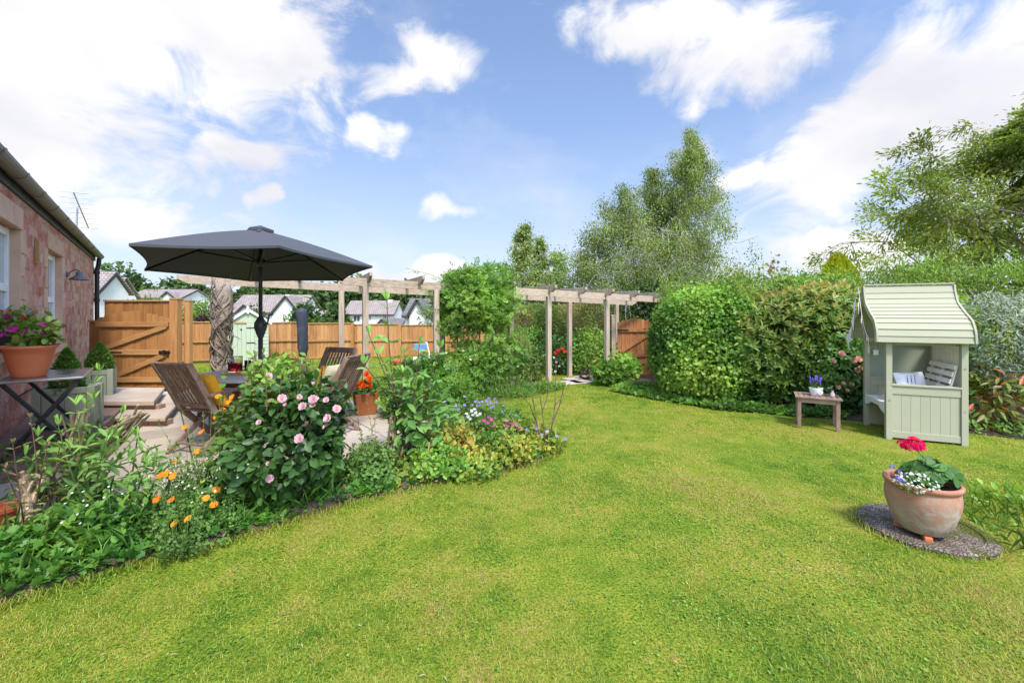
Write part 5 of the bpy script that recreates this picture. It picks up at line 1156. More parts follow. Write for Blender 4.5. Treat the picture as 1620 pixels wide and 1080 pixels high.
def prof(t):
    # smooth ogee from ridge (0) to eave (1)
    xs_, zs_ = np.array([p[0] for p in PF]), np.array([p[1] for p in PF]); s_ = np.concatenate([[0], np.cumsum(np.hypot(np.diff(xs_)*.5, np.diff(zs_)*.71))]); s_ /= s_[-1]
    tt = np.linspace(0, 1, 200); X = np.interp(tt, s_, xs_); Z = np.interp(tt, s_, zs_); k = np.ones(17)/17; k = k
    Xp = np.concatenate([X[0]-(X[1:9]-X[0])[::-1], X, X[-1]+(X[-1]-X[-9:-1])[::-1]]); Zp = np.concatenate([Z[0]-(Z[1:9]-Z[0])[::-1], Z, Z[-1]+(Z[-1]-Z[-9:-1])[::-1]])
    return np.interp(t, tt, np.convolve(Xp, k, 'valid')), np.interp(t, tt, np.convolve(Zp, k, 'valid'))
HWD, RZ, RZ0 = .462, 1.955, 1.235; RX0, RX1 = -.12, DX+.035
def rp(t, s, off=0.0):
    x, z = prof(t); return np.array([WY/2+s*(x*HWD), RZ-z*(RZ-RZ0)])
for s in (-1, 1):
    def boards(m):
        nb = 11
        for k in range(nb):
            a, b = rp(k/nb, s), rp(min(1, (k+1)/nb+.012), s); d = unit(b-a); nrm = np.array([d[1], -d[0]])*(-s)
            if nrm[1] < 0: nrm = -nrm
            lo_ = nrm*.020; V = []
            for x in (RX0+.015, RX1-.015):
                V += [(x, *(a)), (x, *(b+lo_*.55)), (x, *(b+lo_*.55+nrm*.011)), (x, *(a+nrm*.011))]
            m.add(np.array(V), [(0, 1, 2, 3), (7, 6, 5, 4), (0, 4, 5, 1), (1, 5, 6, 2), (2, 6, 7, 3), (3, 7, 4, 0)])
    apart('roof', 'sage', boards, .0)
def barge(x):
    def f(m):
        n = 26
        for s in (-1, 1):
            P = [rp(k/n, s) for k in range(n+1)]; out, inn = [], []
            for k in range(n+1):
                d = unit(P[min(n, k+1)]-P[max(0, k-1)]); nr = np.array([d[1], -d[0]])*(-s); nr = nr if nr[1] > 0 or abs(nr[1]) < .02 and nr[0]*s > 0 else -nr
                out.append(P[k]+nr*.032); inn.append(P[k]-nr*.034)
            for k in range(n):
                V = [(x, *inn[k]), (x, *inn[k+1]), (x, *out[k+1]), (x, *out[k]), (x+.02, *inn[k]), (x+.02, *inn[k+1]), (x+.02, *out[k+1]), (x+.02, *out[k])]
                F = [(0, 1, 2, 3), (7, 6, 5, 4), (3, 2, 6, 7), (1, 0, 4, 5)]
                if k == 0: F.append((0, 3, 7, 4))
                if k == n-1: F.append((1, 5, 6, 2))
                m.add(np.array(V), F, .5)
    return f
apart('barge_board', 'sage', barge(RX0-.006), 0); apart('barge_board', 'sage', barge(RX1-.014), 0)
apart('ridge_cap', 'sage', lambda m: m.box(RX0, RX1, WY/2-.028, WY/2+.028, RZ+.012, RZ+.03), .004)
for y in (.064, WY-.095): apart('eave_beam', 'sage', lambda m: m.box(.0, DX, y, y+.03, EZ-.055, EZ-.002), .002)
apart('bolts', 'alu', lambda m: [m.lathe([(.011, 0), (.011, .006), (.004, .009)], 10, (0, 0, 0)) or None for _ in ()] or [m.add(np.column_stack([x+.011*np.cos(np.arange(8)*.785), np.full(8, -.004), z+.011*np.sin(np.arange(8)*.785)]), [tuple(range(8))]) for x, z in ((.03, .5), (DX-.03, .93), (DX-.03, .42))], 0)
# cushion, bunting and tag in the arbour
m = MB()
o = cushion('cushion', 'white oblong cushion with lavender sprig print in the arbour', 'white_fabric', AW(.36, .32, .685), .46, .30, .13, aa+.55, R(-18))
m = MB()
for k in range(3):
    x = -.15+k*.055; m.tube([(x, -.064, -.07), (x+.03, -.0675, .0), (x+.055, -.0605, .07)], .0022, 5)
    for q in range(4): m.lathe([(.0005, -.008), (.006, 0), (.0005, .008)], 6, (x+.03+.007*q, -.067, .02+q*.022))
pr_ = m.build('sprig_print', 'ink', o, world=False)
bt_ = thing('bunting', 'string of small pale fabric flags hanging from the arbour gable', 'bunting', AW(-.17, WY/2, 1.95))
m = MB(); cords = []
for s in (-1, 1):
    e = rp(1, s); P = []
    for u in np.linspace(0, 1, 10):
        y = WY/2+s*(.02+u*.36); z = 1.95-1.9*u*.35-.25*math.sin(math.pi*u)*.6; P.append(AW(-.175, y, z))
    m.tube(P, .003, 4); cords.append(P)
    P2 = [P[-1], P[-1]+[-.01, .0, -.12], P[-1]+[.0, 0, -.2]]; m.tube(P2, .003, 4)
m.build('string', 'bunting', bt_)
for P in cords:
    for k in (1, 3, 5, 7, 8):
        a = P[k]; b = P[k]+(P[k+1]-P[k])*.95 if k < 9 else P[k]; dr = unit(b-a)*.12+np.array([-.045, -.02, 0]); tip = (a+a+dr)/2+np.array([U(-.06, .02), U(-.04, .0), -.19])
        m = MB(); V = [a, a+dr, tip]; V = V+[v+np.array([.004, .003, 0]) for v in V]; m.add(np.array(V), [(0, 1, 2), (5, 4, 3), (0, 3, 4, 1), (1, 4, 5, 2), (2, 5, 3, 0)]); m.build('flag', 'bunting', bt_)
p = AW(.12, .72, 1.05); t = thing('hanging_tag', 'small square white tag hanging on a thread inside the arbour', 'tag', p)
m = MB(); m.box(-.028, .028, -.006, .006, -.04, .03, rot=Ra, at=p); m.build('plate', 'white_paint', t); m = MB(); m.tube([p+[0, 0, .03], p+[0, 0, .14]], .002, 4); m.build('thread', 'bunting', t)

# slatted side table in front of it
l0, l1 = G(1261.5, 676), G(1323, 683); ex = unit((l1-l0)[:2]); TWd = np.linalg.norm((l1-l0)[:2])+.045; ta = math.atan2(ex[1], ex[0])
tt = thing('side_table', 'small brown slatted wooden table on the lawn before the bronze shrub', 'table', (*l0[:2], 0), ta)
TD, TH = .38, .44
for x in (.0, TWd-.045):
    for y in (0, TD-.045): m = MB(); m.box(x, x+.045, y, y+.045, 0, TH-.021); m.build('leg', 'table_wood', tt, bevel=.004, world=False)
m = MB()
for y in (.006, TD-.027): m.box(.046, TWd-.046, y, y+.02, TH-.085, TH-.021)
for x in (.006, TWd-.027): m.box(x, x+.02, .046, TD-.046, TH-.085, TH-.021)
m.build('apron', 'table_wood', tt, bevel=.003, world=False)
m = MB(); n = 7; d = (TWd+.05-.09)/n
for k in range(n): m.box(-.025+.045+k*d+.004, -.025+.045+(k+1)*d-.004, .02, TD-.02, TH-.02, TH)
m.box(-.025, TWd+.025, -.025, .018, TH-.02, TH+.001); m.box(-.025, TWd+.025, TD-.018, TD+.025, TH-.02, TH+.001); m.box(-.025, .018, .02, TD-.02, TH-.02, TH+.001); m.box(TWd-.018, TWd+.025, .02, TD-.02, TH-.02, TH+.001)
m.build('table_top', 'table_wood', tt, bevel=.003, world=False)
def onT(x, y): return rotz(ta) @ np.array([x, y, 0])+np.array([l0[0], l0[1], TH+.002])
p = onT(TWd*.47, .17); t = thing('painted_flower_pot', 'white flower pot with painted flowers on the side table', 'pot', p)
m = MB(); m.lathe([(.058, 0), (.062, .004), (.085, .105), (.085, .11), (.076, .11), (.07, .095), (.001, .095)], 24, p); m.build('pot', 'white_paint', t, smooth=True)
m = MB()
for (x, z, r_) in ((.030, .055, .026),): 
    a = np.arange(14)/14*6.283; q = np.column_stack([p[0]+x+r_*np.cos(a)-.0, p[1]-.0745+.01*np.abs(np.cos(a)), p[2]+z+r_*np.sin(a)]); m.add(np.vstack([q, q+[0, .012, 0]]), [tuple(range(14))]+[(k, (k+1) % 14, 14+(k+1) % 14, 14+k) for k in range(14)])
m.build('painted_rose', 'cream_fabric', t)
m = MB()
for (x, z) in ((-.03, .02), (-.02, .032), (.0, .012)): m.lathe([(.001, -.012), (.012, 0), (.001, .012)], 8, (p[0]+x, p[1]-.068, p[2]+z))
m.build('painted_violets', 'petal_violet', t)
t2 = thing('lavender_plant', 'purple topped lavender growing in the painted flower pot', 'flowers', p+[0, 0, .1]); m, f = MB(), MB()
for k in range(34):
    a = U(0, 6.28); e = p+[.09*math.cos(a)*U(.2, 1), .09*math.sin(a)*U(.2, 1), U(.17, .255)]; b_0 = p+[.02*math.cos(a), .02*math.sin(a), .096]; m.tube([b_0, (b_0+e)/2+[0, 0, .02], e], .0022, 4, cap=False)
    if k < 22: f.lathe([(.001, -.02), (.012, -.008), (.011, .01), (.001, .03)], 6, e)
P, N = blob(90, p+[0, 0, .13], (.06, .06, .05), 3); leafy(m, 'dia', P, N, .05, .008, .9); m.build('stems', 'leaf_poppy', t2); f.build('flower', 'petal_blue', t2)
p = onT(TWd*.86, .16); t = thing('pink_bottle', 'little pale pink bottle with one sprig on the side table', 'bottle', p)
m = MB(); m.lathe([(.026, 0), (.03, .01), (.026, .05), (.012, .07), (.014, .085), (.001, .084)], 16, p); m.build('bottle', 'pink_glaze', t, smooth=True); m = MB(); m.tube([p+[0, 0, .08], p+[-.03, 0, .15]], .003, 4); m.leaves('dia', [p+[-.02, 0, .12]]*4, rdir(4)+[-.5, 0, .6], rdir(4), .05, .02, U(0, 1, 4)); m.build('sprig', 'leaf_silver', t)

# ================================================================ BIG TERRACOTTA POT ON ITS ROUND STONE
sc_ = np.array([3.02, 3.14]); o = MB(); o.lathe([(.36, 0), (.415, .0), (.42, .03), (.40, .045), (.345, .047), (.335, .036), (.001, .036)], 56); V = o.V[0]; V[:, 2] += .006*pnoise(V*[9, 9, 0], 2, 2); V[:, :2] *= .90*(1+.03*pnoise(V[:, :2], 5, 9))[:, None]
o = o.build('round_stone_slab', 'cobble_disc', None, smooth=False); o.location = (*sc_, -.002); tag(o, 'round mossy pebble-faced stone slab set in the lawn', 'stone slab')
bp = np.array([2.92, 3.04]); bz0 = .070; pot = thing('terracotta_pot', 'large weathered round terracotta pot on the mossy stone slab', 'pot', (*bp, .034))
m = MB(); m.lathe([(.128, .036), (.138, .040), (.165, .10), (.192, .18), (.205, .245), (.206, .285), (.200, .325), (.197, .338), (.205, .345), (.214, .356), (.215, .372), (.205, .382), (.192, .380), (.187, .365), (.185, .33), (.001, .325)], 64); m.build('body', 'aged_terracotta', pot, smooth=True, world=False)
m = MB(); m.lathe([(.184, .33), (.1, .342), (.001, .345)], 32); m.build('compost', 'soil', pot, world=False)
for a in (-2.1, .1, 2.2):
    m = MB(); m.box(.055, .15, -.022, .022, 0, .034, rot=rotz(a)); m.box(.115, .15, -.022, .022, .0, .02, rot=rotz(a)) if False else None; m.build('foot', 'terracotta_plastic', pot, bevel=.006, world=False)
pz2 = .034+.345
ge = thing('pelargonium', 'pelargonium with one cerise flower head in the big terracotta pot', 'flowers', (bp[0]+.05, bp[1], pz2))
m, s, f = MB(), MB(), MB(); n = 150; g = np.random.default_rng(8)
for k in range(n):
    a, q = g.uniform(0, 6.28), g.random()**.6; e = np.array([bp[0]+.072+.165*q*math.cos(a), bp[1]+.165*q*math.sin(a), pz2+.03+.155*(1-q*q*.75)*g.uniform(.55, 1.0)])
    b0 = np.array([bp[0]+.05, bp[1], pz2])+[.04*math.cos(a), .04*math.sin(a), 0]; s.tube([b0, (b0+e)/2+[0, 0, .02], e], .0022, 4, cap=False)
    nn = unit(np.array([math.cos(a)*q*.9, math.sin(a)*q*.9-.15, .8])+g.normal(size=3)*.25); dd = unit(np.cross(nn, g.normal(size=3))); m.leaves('round', [e-dd*.03], [dd], [nn], g.uniform(.048, .074), g.uniform(.05, .076), g.random())
st_ = [np.array([bp[0]+.02, bp[1]-.02, pz2+.06]), np.array([bp[0]-.0, bp[1]-.03, pz2+.19]), np.array([bp[0]-.105, bp[1]-.04, pz2+.285])]; s.tube(st_, .0035, 6)
hd = st_[-1]+[-.005, -.01, .012]; P, N = blob(70, hd, (.07, .07, .042), 2, shell=.5, zmin=hd[2]-.024)
for q, nn in zip(P, N): flowers(f, 'petals5', [q], .042, face=nn, jit=.25)
m.build('leaves', 'leaf_pelargonium', ge); s.build('stems', 'stem_green', ge); f.build('flower', 'petal_cerise', ge)
al = thing('lobelia_plant', 'tiny white flowered trailing plant at the pot rim', 'flowers', (bp[0]-.1, bp[1]-.08, pz2)); m, f = MB(), MB()
P, N = blob(420, (bp[0]-.115, bp[1]-.07, pz2+.03), (.10, .095, .055), 12, zmin=pz2-.02); leafy(m, 'dia', P, N, .022, .01, .5); m.build('leaves', 'leaf_pelargonium', al)
P, N = blob(190, (bp[0]-.115, bp[1]-.075, pz2+.036), (.112, .105, .062), 12, zmin=pz2+.0, shell=.1); flowers(f, 'petals5', P, .0165, face=(0, -.5, .8), jit=.5); f.build('blossom', 'petal_white', al)['kind'] = 'stuff'
bl = thing('lobelia_plant', 'wispy blue flowered sprigs leaning out left of the pot', 'flowers', (bp[0]-.15, bp[1], pz2)); m, f = MB(), MB()
for k in range(5):
    e = np.array([bp[0]-.17-.12*U(.1, 1), bp[1]-.03+.1*U(-1, 1), pz2+U(.07, .17)]); m.tube([[bp[0]-.14, bp[1]-.02, pz2], (e+[bp[0]-.14, bp[1]-.02, pz2])/2+[0, 0, .03], e], .0016, 4, cap=False); 
    for q in e+rng.normal(size=(3, 3))*.012: f = MB(); flowers(f, 'petals5', [q], .018, jit=.7); f.build('flower', 'petal_blue', bl)
m.build('stems', 'stem_green', bl)
# ================================================================ PLANTS OF THE GARDEN
# right-hand side
bush('ivy_mound', 'dense round-topped ivy mound right of the red-brown gate', 'bush', (3.68, 8.1, .95), (1.04, 1.0, 1.12), 25000, 'lobe', .058, .05, 'leaf_ivy', 201, lump=.07, shell=.22, power=2.25, up=-.15, out=.55, rnd=.7, droop=.35, jit=.3)
bush('bronze_shrub', 'large shrub with bronze-tipped whorled leaves behind the side table', 'shrub', (4.95, 7.75, .95), (1.45, 1.0, 1.06), 100, 'oval', .13, .042, 'leaf_bronze', 202, lump=.16, power=2.4)
t = [o for o in COL.objects if o.name.startswith('bronze_shrub')][0]
for ch in list(t.children):
    if ch.name.startswith('foliage'): bpy.data.objects.remove(ch)
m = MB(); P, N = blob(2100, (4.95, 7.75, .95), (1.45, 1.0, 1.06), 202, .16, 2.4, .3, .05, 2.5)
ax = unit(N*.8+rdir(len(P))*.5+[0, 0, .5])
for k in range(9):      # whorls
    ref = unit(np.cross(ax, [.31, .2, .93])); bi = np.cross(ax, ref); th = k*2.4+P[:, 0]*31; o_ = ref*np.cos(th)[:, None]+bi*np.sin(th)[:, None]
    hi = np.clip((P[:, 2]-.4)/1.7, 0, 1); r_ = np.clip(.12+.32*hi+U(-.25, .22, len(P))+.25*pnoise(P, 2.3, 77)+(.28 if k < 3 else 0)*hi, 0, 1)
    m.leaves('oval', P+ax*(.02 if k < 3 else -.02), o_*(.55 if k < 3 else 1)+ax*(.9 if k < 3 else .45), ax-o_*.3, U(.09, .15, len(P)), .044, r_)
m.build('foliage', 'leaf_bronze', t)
def hedge(name, label, path, hw, h, n, shape, Ln, Wd, mat, seed, top=.38, up=.5, sprig=0):
    path = np.array(path, float); seg = np.linalg.norm(np.diff(path, axis=0), axis=1); cum = np.concatenate([[0], np.cumsum(seg)])
    t = thing(name, label, 'hedge', (*path[len(path)//2], 0)); m = MB()
    u = rng.random(n)*cum[-1]; c = np.column_stack([np.interp(u, cum, path[:, 0]), np.interp(u, cum, path[:, 1])])
    i = np.clip(np.searchsorted(cum, u)-1, 0, len(seg)-1); d = (path[i+1]-path[i])/seg[i][:, None]; nr = np.column_stack([d[:, 1], -d[:, 0]])
    a = rng.random(n)*np.pi*1.0; cs, sn = np.cos(a), np.sin(a); e = .45; x = np.sign(cs)*np.abs(cs)**e; z = np.abs(sn)**e
    lowf = rng.random(n) < .55; z = np.where(lowf, rng.random(n), z); x = np.where(lowf, np.sign(rng.random(n)-.3)*1.0, x)
    hh = h(u/cum[-1]) if callable(h) else h
    Q = np.column_stack([c[:, 0], c[:, 1], z*hh]); f = (1+.18*pnoise(Q, 1.9, seed))*(1-.35*rng.random(n)**1.6)
    P = np.column_stack([c+nr*(x*hw*f)[:, None], z*hh*(1+.06*pnoise(Q, 2.2, seed+1))*(1-.12*rng.random(n)**2)])
    N = unit(np.column_stack([nr*x[:, None], np.where(z > .85, 1.2, .15)])); leafy(m, shape, P, N, Ln, Wd, up, 0, .6, .9, seed)
    if sprig:
        k = rng.choice(np.where(z > .9)[0], sprig); 
        for q in P[k]:
            e_ = np.array([q[0]+rng.normal()*.1, q[1]+rng.normal()*.1, q[2]+U(.12, .38)]); v = np.linspace(0, 1, 9)[:, None]; L_ = q+(e_-q)*v
            m.leaves(shape, L_, rdir(9)*.7+unit(e_-q)*.8, rdir(9), Ln*.95, Wd, U(.5, 1, 9))
    m.build('foliage', mat, t)
    s = MB(); k = rng.choice(n, 60)
    for q, cc in zip(P[k], c[k]): s.tube([[*cc, 0], [*(cc*.6+q[:2]*.4), q[2]*.5], q*[1, 1, .97]], [.02, .014, .005], 5, cap=False)
    s.build('stems', 'twig', t); return t
hedge('willow_hedge', 'tall feathery yellow-green hedge along the right boundary behind the arbour', [(3.6, 10.3), (5.2, 9.4), (7.0, 7.9), (8.6, 6.5), (10.5, 4.6)], .62, lambda u: 2.16+.26*np.sin(np.clip(u*1.5, 0, 1)*1.57), 30000, 'dia', .095, .024, 'leaf_willow', 210, sprig=420)
bush('elder_shrub', 'leafy bright green shrub with divided leaves rising above the bronze shrub', 'shrub', (6.15, 8.9, 1.25), (.85, .7, .95), 3000, 'comp7', .22, .20, 'leaf_elder', 211, up=.4, lump=.2)
bush('laurel_shrub', 'glossy green laurel leaves just behind the arbour back', 'shrub', (6.6, 6.75, .95), (.72, .5, .95), 1500, 'oval', .16, .062, 'leaf_ivy', 216, up=.3, lump=.2)
bush('silver_shrub', 'silvery grey-leaved shrub at the right edge behind the arbour', 'shrub', (7.35, 6.35, 1.12), (.75, .55, .75), 7000, 'dia', .075, .018, 'leaf_silver', 212, lump=.3, up=.1, zmin=.35)
bush('pieris_shrub', 'low shrub with olive and orange-red leaves right of the arbour foot', 'shrub', (6.75, 5.95, .36), (.40, .3, .36), 420, 'oval', .15, .045, 'leaf_pieris', 213, rb=(.0, 1.03), droop=.6, up=0, lump=.25)
rb = bush('rose_bush', 'dark leaved rose bush with pale peach roses between side table and arbour', 'rose bush', (5.42, 6.85, .62), (.55, .42, .66), 3200, 'oval', .075, .045, 'leaf_rose', 214, lump=.25)
for (x, y, r_) in ((1331, 560, .07), (1350, 570, .065), (1358, 568, .07), (1356, 586, .06), (1361, 582, .06), (1319, 571, .045), (1347, 607, .05), (1357, 598, .05), (1326, 613, .045), (1334, 606, .04), (1340, 617, .04)):
    m = MB(); rosehead(m, PD(x, y, 6.45), r_*.8, (-.2, -.9, .4)); m.build('rose', 'petal_peach', rb)
t = thing('cane', 'bare wooden stake standing among the roses behind the arbour front', 'cane', (PX(1343, 7.2), 7.2, 0)); q = PD(1343, 518, 7.2); m = MB(); m.box(q[0]-.013, q[0]+.013, 7.19, 7.216, 0, q[2]); m.build('stake', 'cedar_rail', t)
# edging greenery along the hedge foot
def cover(name, label, cat, poly, n, hmax, shape, Ln, Wd, mat, seed, kind=None, group=None, up=.5, zb=.02):
    poly = np.array(poly); lo, hi = poly.min(0), poly.max(0); Q = rng.random((n*4, 2))*(hi-lo)+lo; Q = Q[in_poly(Q, poly)][:n]; k = len(Q)
    # distance to the outline so that the mat thins at its edge
    dm = np.full(k, 9.)
    for i in range(len(poly)):
        a, b = poly[i], poly[(i+1) % len(poly)]; ab_ = b-a; s = np.clip(((Q-a) @ ab_)/(ab_ @ ab_+1e-9), 0, 1); dm = np.minimum(dm, np.linalg.norm(Q-(a+ab_*s[:, None]), axis=1))
    h = hmax*np.clip(.22+dm/.45, 0, 1)*(.75+.5*pnoise(Q, 3.3, seed)); z = zb+h*rng.random(k)**.6
    P = np.column_stack([Q, z]); m = MB(); N = unit(np.column_stack([.0*Q, np.ones(k)])); leafy(m, shape, P, N, Ln, Wd, up, 0, .1, 1.0, seed)
    o = m.build(name, mat, None); return tag(o, label, cat, group, kind)
cover('edging_plants', 'low green edging plants along the foot of the ivy mound', 'ground cover', [(2.0, 8.7), (2.7, 7.75), (3.4, 7.0), (4.3, 6.62), (4.6, 6.9), (3.6, 7.6), (2.8, 9.0), (2.3, 9.4)], 3600, .20, 'lobe', .07, .06, 'leaf_climber', 220, 'stuff')
cover('edging_plants', 'dark low leaves under the shrubs beside the arbour', 'ground cover', [(4.3, 6.62), (5.0, 6.35), (5.15, 6.7), (4.6, 7.0)], 700, .18, 'oval', .09, .045, 'leaf_rose', 221, 'stuff')
cover('edging_plants', 'low leaves at the foot of the hedge right of the arbour', 'ground cover', [(5.75, 5.9), (6.6, 5.3), (8.5, 4.0), (8.8, 4.6), (6.8, 5.9), (5.9, 6.4)], 1500, .22, 'oval', .09, .04, 'leaf_rose', 222, 'stuff')
bush('geranium_clump', 'leafy green clump hiding the foot of the last pergola post', 'plant', (2.2, 9.5, .24), (.36, .34, .30), 560, 'lobe', .11, .10, 'leaf_climber', 223)
bush('geranium_clump', 'leafy plant climbing in front of the red-brown gate', 'plant', (2.75, 10.35, .26), (.34, .25, .30), 420, 'lobe', .12, .10, 'leaf_climber', 224)
bush('feathery_conifer', 'feathery green conifer squeezed between red-brown gate and ivy mound', 'shrub', (4.02, 10.7, .95), (.42, .5, 1.08), 5000, 'dia', .09, .016, 'leaf_willow', 225, lump=.15)
# the hedge that closes the garden behind the pergola
hedge('mixed_hedge', 'clipped hedge browned in patches behind the pergola posts', [(-.6, 14.6), (.8, 13.6), (2.0, 12.3), (2.55, 11.5)], .7, lambda u: 1.82+.0*u, 17000, 'dia', .10, .022, 'leaf_hedge_brown', 230)
bush('green_shrub', 'rounded green shrub before the browned hedge, right of the tall pergola posts', 'shrub', (2.0, 11.3, .5), (.75, .5, .62), 2200, 'oval', .08, .04, 'leaf_climber', 231)
bush('green_shrub', 'green shrub before the browned hedge between two pergola posts', 'shrub', (.55, 12.4, .55), (.8, .5, .62), 2000, 'oval', .085, .04, 'leaf_cover', 232)
bush('green_shrub', 'shrub right beside the foot of the climbing rose', 'shrub', (.25, 9.9, .42), (.55, .45, .5), 2300, 'oval', .075, .034, 'leaf_hedge_brown', 233)
bush('green_shrub', 'olive shrub left of the tall pergola post', 'shrub', (.05, 10.9, .6), (.5, .4, .7), 2200, 'dia', .09, .03, 'leaf_willow', 234)
fl = bush('dahlia_plant', 'bushy plant with red and white blooms between the pergola posts', 'flowers', (1.18, 11.2, .45), (.5, .35, .5), 900, 'oval', .09, .04, 'leaf_rose', 235)
m = MB(); P = np.array([PD(x, y, 10.85) for x, y in ((884, 556), (889, 553), (894, 558), (880, 559), (833, 560))]); m = None
for q in P: m = MB(); flowers(m, 'cup', [q], .11, jit=.3); m.build('red_flower', 'petal_red', fl)
m = MB(); P = np.array([PD(x, y, 10.85) for x, y in ((876, 566), (880, 573), (885, 580), (890, 577), (872, 585), (879, 588), (868, 578))]); m = None
for q in P: m = MB(); flowers(m, 'cup', [q], .07); m.build('white_flower', 'petal_white', fl)
bush('catmint_clump', 'small purplish clump beside the stepping path', 'plant', (1.85, 10.2, .12), (.25, .2, .16), 350, 'dia', .07, .02, 'leaf_purple', 236)
# climbing rose over the pergola
cr = thing('climbing_rose', 'big climbing rose smothering the middle pergola posts', 'climber', (-.72, 8.9, 0)); m, s, f = MB(), MB(), MB()
for c, r_, n_, sd_ in (((-.88, 8.6, 1.95), (.62, .55, .52), 4200, 1), ((-.45, 8.75, 1.7), (.48, .48, .52), 2700, 2), ((-1.1, 8.55, 1.5), (.42, .42, .36), 900, 6), ((-.75, 8.35, .55), (.55, .42, .5), 2500, 3), ((-.15, 8.7, .75), (.36, .36, .5), 800, 4), ((-.5, 8.9, 2.35), (.5, .5, .25), 1000, 5)):
    P, N = blob(n_, c, r_, 240+sd_, .28, 2.6, .45, .03); leafy(m, 'comp7', P, N, .115, .115, .15, .2, .7, 1.0, 240+sd_)
    k = rng.choice(np.where(N[:, 1] < 0)[0], 10)
    for q in P[k]+N[k]*.04: f = MB(); flowers(f, 'petals5', [q], .05); f.build('flower', 'petal_white', cr)
g = np.random.default_rng(3)
for k in range(70):   # arching sprays
    c = np.array([-.75, 8.65, 1.75]); d = unit(np.array([g.normal(), -.5*abs(g.normal()), g.normal()*.6+.35])); b = c+d*[.6, .5, .5]; e = b+d*g.uniform(.2, .5)+[0, 0, -.05]; s.tube([b, (b+e)/2+[0, 0, .05], e], [.006, .004, .002], 4, cap=False); v = np.linspace(.1, 1, 8)[:, None]; leafy(m, 'comp7', b+(e-b)*v, np.tile(d, (8, 1)), .13, .13, seed=k, rbase=U(.55, 1, 8))
for k in range(36):   # whips reaching over the beams
    b = np.array([g.uniform(-1.45, .1), 8.55+g.normal()*.2, 2.15]); e = b+[g.normal()*.35, g.normal()*.15, g.uniform(.08, .42)]; s.tube([b, (b+e)/2+[0, 0, .05], e], [.006, .004, .002], 4, cap=False); v = np.linspace(.2, 1, 7)[:, None]; P = b+(e-b)*v; leafy(m, 'comp5', P, np.tile([0, -.3, .5], (7, 1)), .11, .1, seed=k)
path_tubes(s, (-.9, 8.55, 0), [(-1.0, 8.6, 2.2), (-.5, 8.7, 2.2), (-.1, 8.8, 1.9), (-1.2, 8.5, 1.8)], .03, wob=.04, n=7); s.build('stem', 'bark', cr); m.build('foliage', 'leaf_climber', cr)
bush('lavender_clump', 'grey-green tufts at the foot of the climbing rose by the lawn', 'plant', (-.25, 8.0, .16), (.65, .35, .22), 1300, 'dia', .09, .012, 'leaf_poppy', 241, up=.8, stems=False)
bush('lavender_clump', 'pale green tufts left of the climbing rose foot', 'plant', (-1.35, 7.7, .2), (.5, .4, .3), 900, 'dia', .09, .016, 'leaf_buddleia', 242, up=.8, stems=False)
cover('edging_plants', 'low strappy leaves along the lawn edge in front of the pergola posts', 'ground cover', [(-.6, 7.75), (.3, 8.0), (1.0, 8.75), (1.25, 9.2), (.7, 9.3), (-.2, 8.5)], 1500, .12, 'dia', .12, .018, 'leaf_climber', 243, 'stuff', up=.9)
bush('green_shrub', 'light green leafy shrub behind the brown chairs', 'shrub', (-1.25, 6.35, .42), (.58, .45, .52), 2600, 'comp5', .12, .11, 'leaf_climber', 244, lump=.2)

# the long border, front to back
def stemplant(name, label, cat, base, tips, pairs, Ln, Wd, mat, seed, r0=.007, stem='stem_green', shape='oval', body=None, group=None, start=.15, side=.0):
    t = thing(name, label, cat, base, 0, group); m, s = MB(), MB(); g = np.random.default_rng(seed); base = np.asarray(base, float)
    for tip in tips:
        tip = np.asarray(tip, float); b = base+np.array([g.normal()*.05, g.normal()*.05, 0]); v = np.linspace(0, 1, 8)[:, None]; bow = np.array([g.normal()*.03, g.normal()*.03, 0]); P = b+(tip-b)*v+bow*np.sin(np.pi*v); P[:, :2] = b[:2]+(tip-b)[:2]*v**1.3+bow[:2]*np.sin(np.pi*v); s.tube(P, r0*(1-.65*v[:, 0]), 6)
        for k in range(pairs):
            q = start+(1-start)*(k+.5)/pairs; kk = q*7; a = int(min(6, kk)); p = P[a]+(P[a+1]-P[a])*(kk-a); az = k*1.57+g.normal()*.4
            sz = (1-.55*max(0, q-.55)/.45)*g.uniform(.75, 1.2)
            for sg in (0, math.pi):
                el = g.uniform(-.35, .5)+q*.35; D_ = np.array([math.cos(az+sg)*math.cos(el), math.sin(az+sg)*math.cos(el), math.sin(el)]); m.leaves(shape, [p], [D_], [np.array([-D_[0]*D_[2], -D_[1]*D_[2], 1.0])+g.normal(size=3)*.35], Ln*sz, Wd*sz, np.clip(.25+.55*q+g.normal()*.18, 0, 1))
        for k in range(4): m.leaves(shape, [P[-1]], [rdir(1)[0]*.5+[0, 0, 1]], rdir(1), Ln*.5, Wd*.5, .9)
    if body:
        for (c, r_, n_) in body: P, N = blob(n_, c, r_, seed, .25, 2.4, .5, .03); leafy(m, shape, P, N, Ln*.72, Wd*.8, .3, .1, .7, 1.0, seed)
    s.build('stem', stem, t); m.build('foliage', mat, t); return t
b = G(130, 835); Y = 3.15
stemplant('buddleia_shoots', 'fresh large-leaved buddleia shoots rising from the cut stump at the left', 'shrub', b, [PD(x, y, yy) for x, y, yy in ((156, 588, 3.35), (120, 640, 3.1), (148, 632, 3.3), (192, 655, 3.3), (92, 672, 3.0), (60, 690, 3.1), (215, 690, 3.2), (170, 690, 3.0), (110, 710, 2.95), (40, 720, 3.0), (235, 735, 3.1))], 6, .16, .04, 'leaf_buddleia', 301, body=[((b[0], b[1]+.05, .33), (.5, .3, .34), 300)])
b = G(650, 742)
